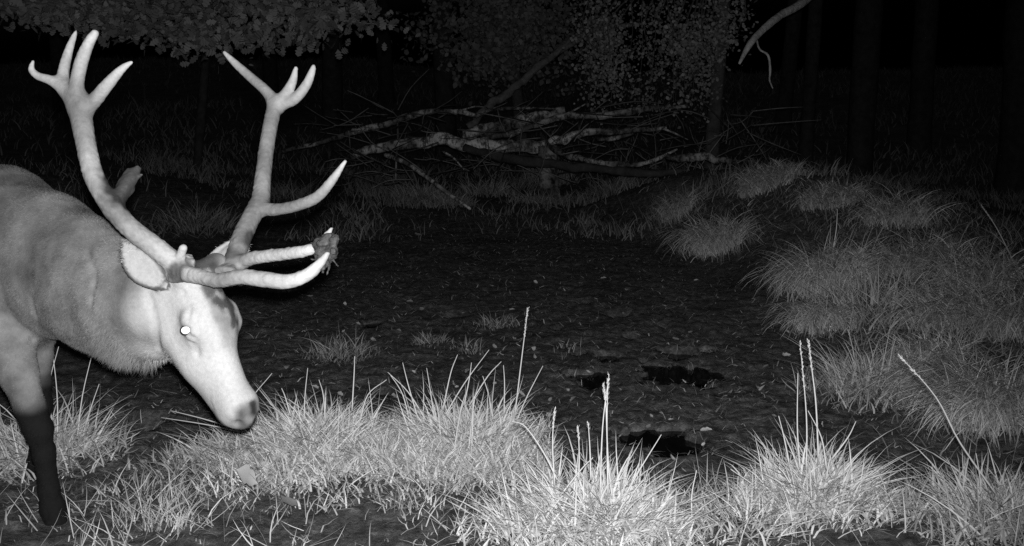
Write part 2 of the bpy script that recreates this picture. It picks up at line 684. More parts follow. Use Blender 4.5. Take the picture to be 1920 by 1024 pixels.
# hind legs
for s_, df in ((1, -.12), (-1, .16)):
    hl = [Bd(-.90, .12 * s_, .80), Bd(-.78 + df * .5, .15 * s_, .62), Bd(-1.16 + df, .13 * s_, .42), Bd(-1.10 + df, .13 * s_, .10), Bd(-1.05 + df, .13 * s_, .05), Bd(-1.02 + df, .13 * s_, .03)]
    fd.chain(hl, [.17, .125, .052, .034, .040, .038], .05)
# head
fd.cone(Hd(0, .050, -.075), Hd(0, .13, -.062), .060, .072, .04)
fd.cone(Hd(0, .04, -.028), Hd(0, .17, -.036), .044, .046, .04)
for s_ in (-1, 1):
    fd.cone(Hd(.058 * s_, .128, -.034), Hd(.062 * s_, .160, -.038), .031, .028, .018)      # brow
    fd.cone(Hd(.032 * s_, .080, -.160), Hd(.027 * s_, .22, -.140), .056, .044, .045)         # cheek
    fd.cone(Hd(.047 * s_, .006, -.012), Hd(.056 * s_, -.006, .014), .029, .027, .025)       # pedicle
    fd.cone(Hd(.021 * s_, .392, -.072), Hd(.017 * s_, .425, -.082), .023, .018, .015)        # nostril bulge
fd.cone(Hd(-.03, -.002, -.010), Hd(.03, -.002, -.010), .026, .026, .02)                             # tuft between the antlers
fd.cone(Hd(0, .17, -.066), Hd(0, .39, -.074), .050, .034, .05)
fd.cone(Hd(0, .14, -.205), Hd(0, .385, -.138), .042, .028, .05)
fd.cone(Hd(0, .25, -.120), Hd(0, .400, -.104), .050, .036, .04)
fd.cone(Hd(0, .400, -.078), Hd(0, .432, -.088), .028, .020, .02)
for s_ in (-1, 1):
    fd.cone(Hd(.030 * s_, .438, -.074), Hd(.022 * s_, .456, -.066), .008, .006, .010, carve=True)   # nostrils
    fd.cone(Hd(.050 * s_, .355, -.126), Hd(.026 * s_, .435, -.118), .0025, .0025, .005, carve=True)    # mouth line
    fd.cone(Hd(.074 * s_, .188, -.062), Hd(.062 * s_, .225, -.072), .0045, .003, .009, carve=True)  # tear pit
# ears: right one lies back along the neck, left one sticks out behind the left antler
EARS = []
def ear(pts, rad, face):
    face = np.asarray(face) / np.linalg.norm(face)
    q = catmull(np.column_stack([pts, rad]), 4)
    fd.chain(q[:, :3], q[:, 3], .014, .006, ax=face, sq=.34)
    fd.chain(q[4:, :3] + face * .017, q[4:, 3] * .74, .010, .006, ax=face, sq=.34, carve=True)
    EARS.append(q)
ear([P(308, 530, 2.62), P(288, 518, 2.60), P(266, 500, 2.585), P(246, 474, 2.585), P(234, 448, 2.60)], [.020, .034, .041, .027, .004], camvec(.12, -.1, -1))
ear([P(398, 498, 2.75), P(412, 489, 2.77), P(430, 478, 2.79), P(448, 464, 2.82), P(462, 448, 2.85)], [.022, .030, .034, .028, .006], camvec(.1, -.3, -1))


def surface(p, dirn):
    """first point outside the body going from p along dirn"""
    for k in range(400):
        q = p + dirn * k * .001
        i = np.round((q - fd.lo) / fd.h).astype(int)
        if fd.F[tuple(i)] > 0:
            return q
    return p


EYE_R = surface(Hd(-.02, .150, -.054), -HL) + HL * .0045
EYE_L = surface(Hd(.02, .150, -.054), HL) - HL * .0045
for E, out in ((EYE_R, np.array([0, 0, CAMH]) - EYE_R), (EYE_L, HL)):
    out = out / np.linalg.norm(out)
    fd.cone(E + out * .013, E + out * .035, .0112, .015, .004, carve=True)                   # lid opening


def seen(px, py):
    """point of the body's near surface behind a pixel"""
    for k in range(1200):
        q = P(px, py, 2.2 + k * .001)
        i = np.round((q - fd.lo) / fd.h).astype(int)
        if (i >= 0).all() and (i < fd.n).all() and fd.F[tuple(i)] < 0:
            return q
    return P(px, py, 2.8)


# skin folds: behind the jaw, under the eye, on the neck
for pl, r0, k_ in (([(276, 548), (288, 590), (293, 622), (297, 655)], .0065, .014), ([(352, 628), (368, 640), (370, 664)], .004, .010),
                   ([(165, 470), (178, 520), (170, 575)], .004, .012), ([(58, 560), (70, 610), (62, 640)], .005, .016), ([(342, 545), (356, 580), (352, 600)], .003, .008)):
    pl = [seen(*q) for q in pl]
    fd.chain(catmull(pl, 4), [r0] * (len(pl) * 4 - 3), k_, .003, carve=True)

dv, dq = fd.mesh()
dn = vnormals(dv, dq)
# shaggy relief where the coat is long
hl_ = (dv - HO) @ HL / HS
hf_ = (dv - HO) @ HF / HS
hu_ = (dv - HO) @ HU / HS
dpx, dpy, dd = to_px(dv)
headw = sstep(-.02, .06, hf_) * (1 - sstep(.20, .30, np.linalg.norm(dv - Hd(0, .22, -.08), axis=1)))
legw = 1 - sstep(.50, .62, dv[:, 2])
bumpn = noise3(dv[:, 0] * 26, dv[:, 1] * 26, dv[:, 2] * 20, 7) + 0.6 * noise3(dv[:, 0] * 60, dv[:, 1] * 60, dv[:, 2] * 34, 8)
mudw = 1 - sstep(.32, .44, dv[:, 2])
mudn = noise3(dv[:, 0] * 55, dv[:, 1] * 55, dv[:, 2] * 40, 9) + .6 * noise3(dv[:, 0] * 120, dv[:, 1] * 120, dv[:, 2] * 90, 10)
dv2 = dv + dn * (bumpn * 0.0016 * (1 - headw) * (1 - .7 * legw) + mudw * .0028 * mudn)[:, None]


def coat_tone(p, hl, hf, hu):
    """albedo of the coat at points: markings and drying wallow mud"""
    n1 = noise3(p[:, 0] * 5, p[:, 1] * 5, p[:, 2] * 5, 21)
    n2 = noise3(p[:, 0] * 17, p[:, 1] * 17, p[:, 2] * 17, 22)
    n3 = noise3(p[:, 0] * 45, p[:, 1] * 45, p[:, 2] * 45, 23)
    hd = np.linalg.norm(p - Hd(0, .21, -.09), axis=1)
    head = (1 - sstep(.20, .29, hd + .02 * n2))
    head = np.maximum(head, sstep(.16, .24, hf) * (1 - sstep(.27, .33, hd)))
    t = 0.230 + 0.06 * n1 + 0.075 * n2 + 0.04 * n3
    th = 0.50 + 0.04 * n1 + 0.03 * n2
    t = t * (1 - head) + th * head
    # mud-caked lower legs
    leg = 1 - sstep(.345, .435, p[:, 2] + 0.02 * n2 + 0.015 * n1)
    t = t * (1 - leg) + (0.009 + 0.006 * n3) * leg
    # dark breast between the legs
    # muddy forehead
    strip = (1 - sstep(.035, .055, np.abs(hl - .012) + .012 * n2)) * sstep(-.085, -.045, hu) * sstep(-.02, .02, hf) * (1 - sstep(.20, .30, hf + .03 * n1))
    t = t * (1 - .36 * strip * (1 + .5 * n3))
    fr = np.exp(-((hl + .0) / .05) ** 2 - ((hf - .055) / .05) ** 2) + .9 * np.exp(-((hl - .03) / .03) ** 2 - ((hf - .15) / .05) ** 2)
    n4 = noise3(p[:, 0] * 75, p[:, 1] * 75, p[:, 2] * 75, 24)
    patch = sstep(.08, .36, fr * (.62 + .7 * n3 + 0.5 * n4 + .3 * n2)) * strip
    t = t * (1 - .70 * patch)
    # dark tuft between the antlers
    tf = np.exp(-(hl / .055) ** 4 - ((hf + .012) / .026) ** 4) * sstep(-.05, -.02, hu)
    t = t * (1 - .78 * np.clip(tf * 1.2, 0, 1))
    # dark muzzle pad and lips
    mz = sstep(.395, .425, hf + .022 * n2 + .01 * n3 + .3 * (hu + .07)) * sstep(-.112, -.09, hu + .01 * n3)
    t = t * (1 - np.clip(.66 + .5 * n3 + .3 * n2, 0, .93) * mz)
    lip = sstep(.34, .40, hf) * (1 - sstep(-.132, -.118, hu))
    t = t * (1 - .65 * lip)
    # ears: pale inside, dark along the rim
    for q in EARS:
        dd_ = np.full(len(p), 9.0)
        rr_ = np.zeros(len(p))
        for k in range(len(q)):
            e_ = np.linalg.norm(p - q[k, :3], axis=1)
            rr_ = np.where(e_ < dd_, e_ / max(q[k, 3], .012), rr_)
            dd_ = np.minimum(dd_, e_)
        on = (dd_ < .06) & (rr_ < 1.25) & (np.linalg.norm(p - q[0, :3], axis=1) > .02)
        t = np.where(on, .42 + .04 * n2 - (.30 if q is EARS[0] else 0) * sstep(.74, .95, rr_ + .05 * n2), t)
    # eye rim
    for E in (EYE_R, EYE_L):
        r = np.linalg.norm(p - E, axis=1)
        t = t * (1 - .5 * (1 - sstep(.013, .021, r)))
    return np.clip(t, 0.012, .8)


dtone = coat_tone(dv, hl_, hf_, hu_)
stag = empty('stag', (float(S0[0]), float(S0[1]), 0), 'antlered red deer stag walking in from the left, head lowered towards the grass', 'deer')
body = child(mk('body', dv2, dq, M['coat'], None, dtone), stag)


def fur(v, q, n, tone, count, seed):
    r = np.random.default_rng(seed)
    a, b_, c, d = v[q[:, 0]], v[q[:, 1]], v[q[:, 2]], v[q[:, 3]]
    area = np.linalg.norm(np.cross(c - a, d - b_), axis=1)
    pick = r.choice(len(q), count, p=area / area.sum())
    u, w = r.random(count)[:, None], r.random(count)[:, None]
    root = a[pick] * (1 - u) * (1 - w) + b_[pick] * u * (1 - w) + c[pick] * u * w + d[pick] * (1 - u) * w
    nn = n[q[pick, 0]]
    tt = tone[q[pick, 0]]
    hf = (root - HO) @ HF / HS
    # hair lies from the head backwards and downwards
    onhead = 1 - sstep(.24, .32, np.linalg.norm(root - Hd(0, .16, -.06), axis=1))
    flow = (-HB * 0.75 + np.array([0, 0, -.75]))[None, :] * (1 - onhead[:, None]) + (-HF)[None, :] * onhead[:, None]
    flow = flow + 0.35 * r.normal(size=(count, 3))
    flow = flow - nn * np.sum(flow * nn, 1)[:, None]
    flow /= np.linalg.norm(flow, axis=1)[:, None] + 1e-9
    leg = 1 - sstep(.45, .6, root[:, 2])
    # the mane under the neck is long
    px, py, _ = to_px(root)
    mane = .8 * np.exp(-((px - 235) / 90) ** 2 - ((py - 665) / 40) ** 2) + .8 * np.exp(-((px - 300) / 30) ** 2 - ((py - 680) / 22) ** 2)
    L_ = (0.0135 * (1 - onhead) + 0.0055 * onhead) * (1 - .5 * leg) * r.uniform(.5, 1.4, count) * (1 + 1.5 * mane)
    lift = 0.16 + 0.3 * mane * r.random(count)
    side = np.cross(flow, nn)
    wdt = np.where(onhead > .5, .0006, .0010)
    tip = root + flow * L_[:, None] + nn * (L_ * lift)[:, None] + np.array([0, 0, -1])[None, :] * (L_ * mane * .7)[:, None]
    base = root - nn * 0.001
    V = np.stack([base - side * wdt[:, None], base + side * wdt[:, None], tip], 1).reshape(-1, 3)
    T = np.repeat(np.clip(tt * r.uniform(.8, 1.25, count), .01, .85), 3)
    return V, np.arange(count * 3).reshape(-1, 3), T


vis = np.ones(len(dq), bool)
fv_, ff_, ft_ = fur(dv2, dq, dn, dtone, 190000, 3)
fo = mk('fur', fv_, ff_, M['fur'], body, ft_)
tag(fo, None, None, None, 'stuff')

# eyes with their mirror layer
def uvsphere(c, r, nu=16, nv=10):
    th = np.linspace(0, pi, nv + 1)
    ph = np.linspace(0, 2 * pi, nu, endpoint=False)
    v = np.array([[sin(t) * cos(p), sin(t) * sin(p), cos(t)] for t in th for p in ph]) * r + c
    f = [[i * nu + j, i * nu + (j + 1) % nu, (i + 1) * nu + (j + 1) % nu, (i + 1) * nu + j] for i in range(nv) for j in range(nu)]
    return v, np.array(f)


def eye(c, out, label=None):
    v, f = uvsphere(c, 0.0150)
    e = child(mk('eye', v, f, M['eye']), stag)
    out = out / np.linalg.norm(out)
    s1 = np.cross(out, [0, 0, 1.0])
    s1 /= np.linalg.norm(s1)
    s2 = np.cross(s1, out)
    n = 24
    vv = [c + out * .0165]
    for rr, off in ((.0065, .0163), (.0108, .0150)):
        for k in range(n):
            a = 2 * pi * k / n
            vv.append(c + out * off + rr * (cos(a) * s1 + .92 * sin(a) * s2))
    ff = [[0, 1 + k, 1 + (k + 1) % n] for k in range(n)]
    fq = [[1 + k, 1 + n + k, 1 + n + (k + 1) % n, 1 + (k + 1) % n] for k in range(n)]
    pu = mk('pupil', vv, [np.array(ff), np.array(fq)], M['tapetum'], e)
    if label:
        tag(pu, label)


camp = np.array([0.006, 0, CAMH + .03])
eye(EYE_R, camp - EYE_R, 'pupil shining white in the flash')
eye(EYE_L, HL)


def antler(name, beam, tines, base_dark, label, extra=(), pale=()):
    allp = [np.array([p[:3] for p in beam], float)] + [np.array([p[:3] for p in t], float) for t in tines]
    allw = [np.array([P(*q) for q in a]) for a in allp]
    lo = np.min([w.min(0) for w in allw], 0) - .07
    hi = np.max([w.max(0) for w in allw], 0) + .07
    f = Field(lo, hi, 0.0042)
    for w, src in zip(allw, [beam] + list(tines)):
        r = [s[3] for s in src]
        q = catmull(np.column_stack([w, r]), 4)
        f.chain(q[:, :3], np.maximum(q[:, 3], .0032), .014, .0006)
    # coronet: a ring of knobs round the base
    c = allw[0][0]
    ax = allw[0][1] - c
    ax /= np.linalg.norm(ax)
    s1 = np.cross(ax, [0, 0, 1.0])
    s1 /= np.linalg.norm(s1)
    s2 = np.cross(ax, s1)
    rb_ = beam[0][3]
    for k in range(13):
        a = 2 * pi * k / 13
        q = c + rb_ * 1.02 * (cos(a) * s1 + sin(a) * s2) + ax * .004
        f.cone(q - ax * .004, q + ax * .006, .010 + .003 * (k % 3), .006, .008)
    for (e0, e1, r0, r1) in extra:
        f.cone(P(*e0), P(*e1), r0, r1, .012)
    v, q = f.mesh()
    n = vnormals(v, q)
    dist = np.linalg.norm(v - c, axis=1)
    rough = 1 - sstep(.15, .65, dist)
    pearl = np.abs(noise3(v[:, 0] * 75, v[:, 1] * 75, v[:, 2] * 75, 41)) + .5 * noise3(v[:, 0] * 150, v[:, 1] * 150, v[:, 2] * 150, 42)
    v = v + n * ((.0006 + .0013 * rough) * (pearl - .3))[:, None]
    n1 = noise3(v[:, 0] * 14, v[:, 1] * 14, v[:, 2] * 14, 43)
    n2 = noise3(v[:, 0] * 50, v[:, 1] * 50, v[:, 2] * 50, 44)
    t = .21 + .05 * n1 + .04 * n2
    tips = [w[-1] for w in allw[1:]]
    dt = np.min([np.linalg.norm(v - tp, axis=1) for tp in tips], 0)
    t = t + .28 * (1 - sstep(.0, .20, dt))
    for (pc, rr, s_) in pale:
        t = t + s_ * (1 - sstep(.5, 1.0, np.linalg.norm(v - P(*pc), axis=1) / rr))
    # earth rubbed into the lower beam
    for (pc, rr, s_) in base_dark:
        d_ = np.linalg.norm(v - P(*pc), axis=1) / rr
        t = t * (1 - s_ * np.clip((1.25 - d_ + .5 * n1 + .3 * n2) * 2, 0, 1))
    o = child(mk(name, v, q, M['antler'], None, np.clip(t, .02, .8)), stag)
    tag(o, label)
    return o


antler('antler',
       [(337, 503, 2.60, .034), (318, 486, 2.58, .028), (290, 463, 2.565, .027), (245, 428, 2.54, .026), (208, 386, 2.525, .026), (178, 335, 2.52, .025), (163, 280, 2.53, .0245), (153, 225, 2.55, .027), (148, 192, 2.56, .030)],
       [[(150, 205, 2.56, .026), (128, 172, 2.56, .022), (98, 152, 2.555, .013), (70, 142, 2.55, .010), (59, 130, 2.55, .008), (62, 115, 2.55, .004)],
        [(128, 172, 2.56, .018), (118, 145, 2.57, .015), (126, 105, 2.58, .012), (136, 75, 2.585, .008), (143, 59, 2.59, .004)],
        [(148, 195, 2.56, .024), (144, 160, 2.545, .018), (153, 115, 2.53, .0165), (168, 78, 2.52, .013), (178, 63, 2.515, .010)],
        [(152, 205, 2.56, .026), (175, 190, 2.55, .019), (205, 155, 2.53, .015), (228, 130, 2.52, .010), (246, 117, 2.515, .005)],
        [(342, 512, 2.58, .024), (372, 518, 2.54, .019), (410, 526, 2.51, .0185), (452, 519, 2.49, .0195), (495, 524, 2.475, .020), (540, 528, 2.465, .0185), (578, 514, 2.46, .016), (600, 494, 2.46, .012), (614, 476, 2.46, .006)],
        [(212, 392, 2.525, .020), (226, 365, 2.535, .017), (238, 342, 2.55, .018), (250, 322, 2.56, .010), (258, 313, 2.565, .004)],
        [(332, 492, 2.58, .018), (340, 478, 2.56, .0115), (343, 465, 2.55, .0105)]],
       [((338, 506, 2.58), .032, .75), ((240, 343, 2.55), .065, .88), ((215, 395, 2.52), .04, .35), ((142, 190, 2.55), .05, .25)],
       'near antler with its crown of four points and a hooked tip',
       [((244, 340, 2.55), (267, 327, 2.56), .010, .0035), ((236, 350, 2.55), (262, 318, 2.57), .012, .004), ((228, 372, 2.54), (250, 356, 2.56), .010, .005), ((224, 350, 2.55), (240, 318, 2.56), .008, .0035)],
       [((520, 526, 2.47), .16, .16)])
antler('antler',
       [(430, 516, 2.68, .032), (442, 480, 2.71, .027), (456, 440, 2.74, .0265), (474, 402, 2.775, .026), (488, 375, 2.80, .026), (493, 330, 2.83, .0225), (501, 270, 2.87, .0215), (510, 220, 2.90, .0215), (518, 192, 2.92, .022)],
       [[(518, 198, 2.92, .021), (500, 172, 2.93, .016), (470, 145, 2.95, .014), (440, 118, 2.97, .011), (421, 99, 2.98, .006)],
        [(518, 198, 2.92, .021), (532, 182, 2.91, .017), (548, 155, 2.90, .013), (555, 128, 2.89, .006)],
        [(522, 196, 2.92, .019), (552, 186, 2.90, .016), (574, 160, 2.89, .014), (585, 135, 2.88, .010), (588, 124, 2.88, .006)],
        [(484, 390, 2.79, .022), (515, 393, 2.77, .017), (555, 386, 2.74, .016), (595, 369, 2.72, .015), (625, 335, 2.70, .012), (647, 303, 2.69, .005)],
        [(440, 500, 2.70, .021), (470, 485, 2.67, .0185), (520, 478, 2.62, .0165), (565, 472, 2.575, .0155), (595, 462, 2.55, .013), (612, 443, 2.54, .009), (622, 428, 2.535, .004)]],
       [((466, 448, 2.73), .030, .70), ((438, 485, 2.70), .028, .55), ((478, 395, 2.79), .04, .3)],
       'far antler with a long middle tine and forked top', (),
       [((540, 475, 2.60), .16, .24)])

# lump of mud and roots hanging on the tips of the two lowest tines
cf = Field(P(610, 470, 2.50) - .11, P(610, 470, 2.50) + .11, .0032)
cr = np.random.default_rng(9)
for k in range(30):
    px_, py_ = 611 + np.clip(cr.normal(), -1.4, 1.4) * 11, 468 + np.clip(cr.normal(), -1.4, 1.5) * 12
    q = P(px_, py_, 2.505 + cr.normal() * .018)
    cf.cone(q, q + cr.normal(size=3) * .008, cr.uniform(.006, .016), cr.uniform(.004, .010), .008)
for k in range(16):
    px_, py_ = 611 + np.clip(cr.normal(), -1.2, 1.2) * 9, 474 + np.clip(cr.normal(), -1.2, 1.2) * 12
    q = P(px_, py_, 2.50 + cr.normal() * .015)
    e = camvec(cr.normal() * .6, -.6 + cr.normal() * .6, cr.normal() * .3)
    cf.cone(q, q + e / np.linalg.norm(e) * cr.uniform(.02, .042), .004, .0018, .004)
cf.cone(P(607, 455, 2.535), P(612, 470, 2.50), .016, .020, .01)
cf.cone(P(612, 470, 2.50), P(603, 498, 2.465), .016, .012, .01)
cv, cq = cf.mesh()
cn = vnormals(cv, cq)
cv = cv + cn * (.004 * noise3(cv[:, 0] * 130, cv[:, 1] * 130, cv[:, 2] * 130, 51))[:, None]
tag(mk('mud_clod', cv, cq, M['clod']), 'ragged lump of dark mud and roots hanging on the tips of the lowest tines', 'mud')


# ------------------------------------------------------------------ grass
def blades(base, az, length, phi0, phi1, width, tone, seg=4, power=1.4, clip=True, twist=None, r=rng):
    """curved tapering ribbons; phi is the lean from the vertical at root and tip"""
    n = len(base)
    t = np.linspace(0, 1, seg + 1)
    pos = np.zeros((n, seg + 1, 3))
    pos[:, 0] = base
    hx, hy = np.cos(az), np.sin(az)
    sway = r.normal(size=n) * .25
    for k in range(seg):
        tm = (t[k] + t[k + 1]) / 2
        ph = phi0 + (phi1 - phi0) * tm ** power
        a2 = az + sway * tm
        st = length / seg
        pos[:, k + 1, 0] = pos[:, k, 0] + st * np.sin(ph) * np.cos(a2)
        pos[:, k + 1, 1] = pos[:, k, 1] + st * np.sin(ph) * np.sin(a2)
        pos[:, k + 1, 2] = pos[:, k, 2] + st * np.cos(ph)
    if clip:
        g = terrain(pos[..., 0], pos[..., 1])
        pos[..., 2] = np.where(np.arange(seg + 1)[None, :] > 0, np.maximum(pos[..., 2], g + .006 + .012 * r.random((n, seg + 1))), pos[..., 2])
    fa = r.uniform(0, 2 * pi, n)
    side = np.stack([np.cos(fa), np.sin(fa), np.zeros(n)], 1)
    V = np.zeros((n, 2 * seg + 1, 3))
    for k in range(seg):
        w = width * (1 - t[k] ** 2.2) * (0.75 + 0.25 * min(1, t[k] * 4))
        V[:, 2 * k] = pos[:, k] - side * (w / 2)[:, None]
        V[:, 2 * k + 1] = pos[:, k] + side * (w / 2)[:, None]
    V[:, 2 * seg] = pos[:, seg]
    o = (np.arange(n) * (2 * seg + 1))[:, None]
    q = np.concatenate([o + np.array([[2 * k, 2 * k + 1, 2 * k + 3, 2 * k + 2]]) for k in range(seg - 1)], 0)
    tr = o + np.array([[2 * seg - 2, 2 * seg - 1, 2 * seg]])
    T = np.repeat(tone, 2 * seg + 1)
    return V.reshape(-1, 3), q, tr, T


def join(parts):
    vs, qs, ts, cs = [], [], [], []
    o = 0
    for v, q, t, c in parts:
        vs.append(v)
        qs.append(q + o)
        ts.append(t + o)
        cs.append(c)
        o += len(v)
    return np.vstack(vs), np.vstack(qs), np.vstack(ts), np.concatenate(cs)


def tussock_blades(c, R, H, n, droop, upright, tone, wid, mop, r=rng):
    """a tuft: a low thatch of short tangled blades, longer arching ones and a few tall upright ones;
    mop: 0 tangled thatch, 1 long blades falling down the slope like hair"""
    parts = []

    def put(m, k, L_, ph0, ph1, az, tn, w, seg=4, pw=1.2):
        a = r.uniform(0, 2 * pi, m)
        q = R * k * np.sqrt(r.random(m))
        az = np.where(np.isnan(az), a + r.normal(size=m) * .9, az)
        bx, by = c[0] + q * np.cos(a), c[1] + q * np.sin(a)
        dome = .22 * H * np.clip(1 - (q / R) ** 2, 0, 1)
        base = np.stack([bx, by, terrain(bx, by) - .005 + dome * r.random(m)], 1)
        parts.append(blades(base, az, L_, ph0, ph1, wid * w, np.clip(tone * tn, .04, .74), seg, pw, r=r))
    nan = lambda m: np.full(m, np.nan)
    if mop:
        m = int(n * .85)
        down = np.where(r.random(m) < .72, -pi / 2 - .6 + r.normal(size=m) * .6, np.nan)
        cl = np.cos(8 * np.nan_to_num(down)) * .35
        put(m, .38, H * r.uniform(.55, 1.3, m), r.uniform(0, .55, m), r.uniform(1.7, 2.9, m), down, (1 + cl) * r.uniform(.6, 1.5, m), r.uniform(.6, 1.2, m), 6, .9)
        m = int(n * .12)
        put(m, .7, H * r.uniform(.25, .55, m), r.uniform(.2, 1.3, m), r.uniform(1.0, 2.6, m), r.uniform(0, 6.3, m), r.uniform(.4, 1.2, m), r.uniform(.6, 1.3, m), 4)
        m = max(4, int(n * upright * .25))
        put(m, .4, H * r.uniform(.4, .85, m), r.uniform(.0, .3, m), r.uniform(.2, .9, m), nan(m), r.uniform(.7, 1.4, m), r.uniform(.5, .9, m), 4, 1.5)
    else:
        m = int(n * .8)
        put(m, .95, H * r.uniform(.22, .65, m), r.uniform(.1, 1.4, m), r.uniform(.6, 2.4, m), r.uniform(0, 6.3, m), r.uniform(.35, 1.35, m), r.uniform(.6, 1.7, m), 4)
        m = int(n * .30)
        put(m, .60, H * r.uniform(.5, 1.0, m), r.uniform(.0, .8, m), r.uniform(.7, 2.3, m), nan(m), r.uniform(.6, 1.45, m), r.uniform(.7, 1.5, m), 5)
        m = int(n * upright * .10)
        if m:
            put(m, .7, H * r.uniform(.7, 1.3, m), r.uniform(.0, .35, m), r.uniform(.0, .7, m), nan(m), r.uniform(.8, 1.45, m), r.uniform(.6, 1.1, m), 4, 1.5)
        m = int(n * .07)        # long blades fallen over to all sides
        put(m, .5, H * r.uniform(.9, 1.7, m), r.uniform(.6, 1.3, m), r.uniform(1.1, 1.75, m), nan(m), r.uniform(1.1, 1.7, m), r.uniform(.8, 1.4, m), 5, 1)
    return parts


def stalk(pts, d, parent, tone, r0=.0022, head=0.0, dd=0.0):
    """a single stem through photo points at the depth of its tuft; head > 0: seed head over that share of its length"""
    w = np.array([P(x, y, d + dd * i / max(1, len(pts) - 1)) for i, (x, y) in enumerate(pts)])
    rad = np.linspace(r0, r0 * .35, len(w))
    v, f, c, al_ = tube(w, rad, 5, 5)
    fs = [f, c]
    if head:
        q = catmull(w, 12)
        st = int(len(q) * (1 - head))
        ev, ef = [v], []
        o = len(v)
        rs = np.random.default_rng(int(pts[0][0]) * 7 + int(pts[0][1]))
        for i in range(st, len(q) - 1):
            ax = q[i + 1] - q[i]
            ln = np.linalg.norm(ax)
            if ln < 1e-6:
                continue
            ax = ax / ln
            for _ in range(3):
                e = rs.normal(size=3)
                e -= ax * (e @ ax)
                e /= np.linalg.norm(e)
                p0 = q[i] + ax * ln * rs.random()
                sd = np.cross(e, ax) * .0022
                tip = p0 + ax * .011 + e * .0065
                midp = p0 + ax * .005 + e * .004
                ev.append(np.array([p0, midp + sd, tip, midp - sd]))
                ef.append([o, o + 1, o + 2, o + 3])
                o += 4
        v = np.vstack(ev)
        fs.append(np.array(ef))
    ob = mk('stalk', v, fs, M['grass'], None, np.full(len(v), tone))
    child(ob, parent)


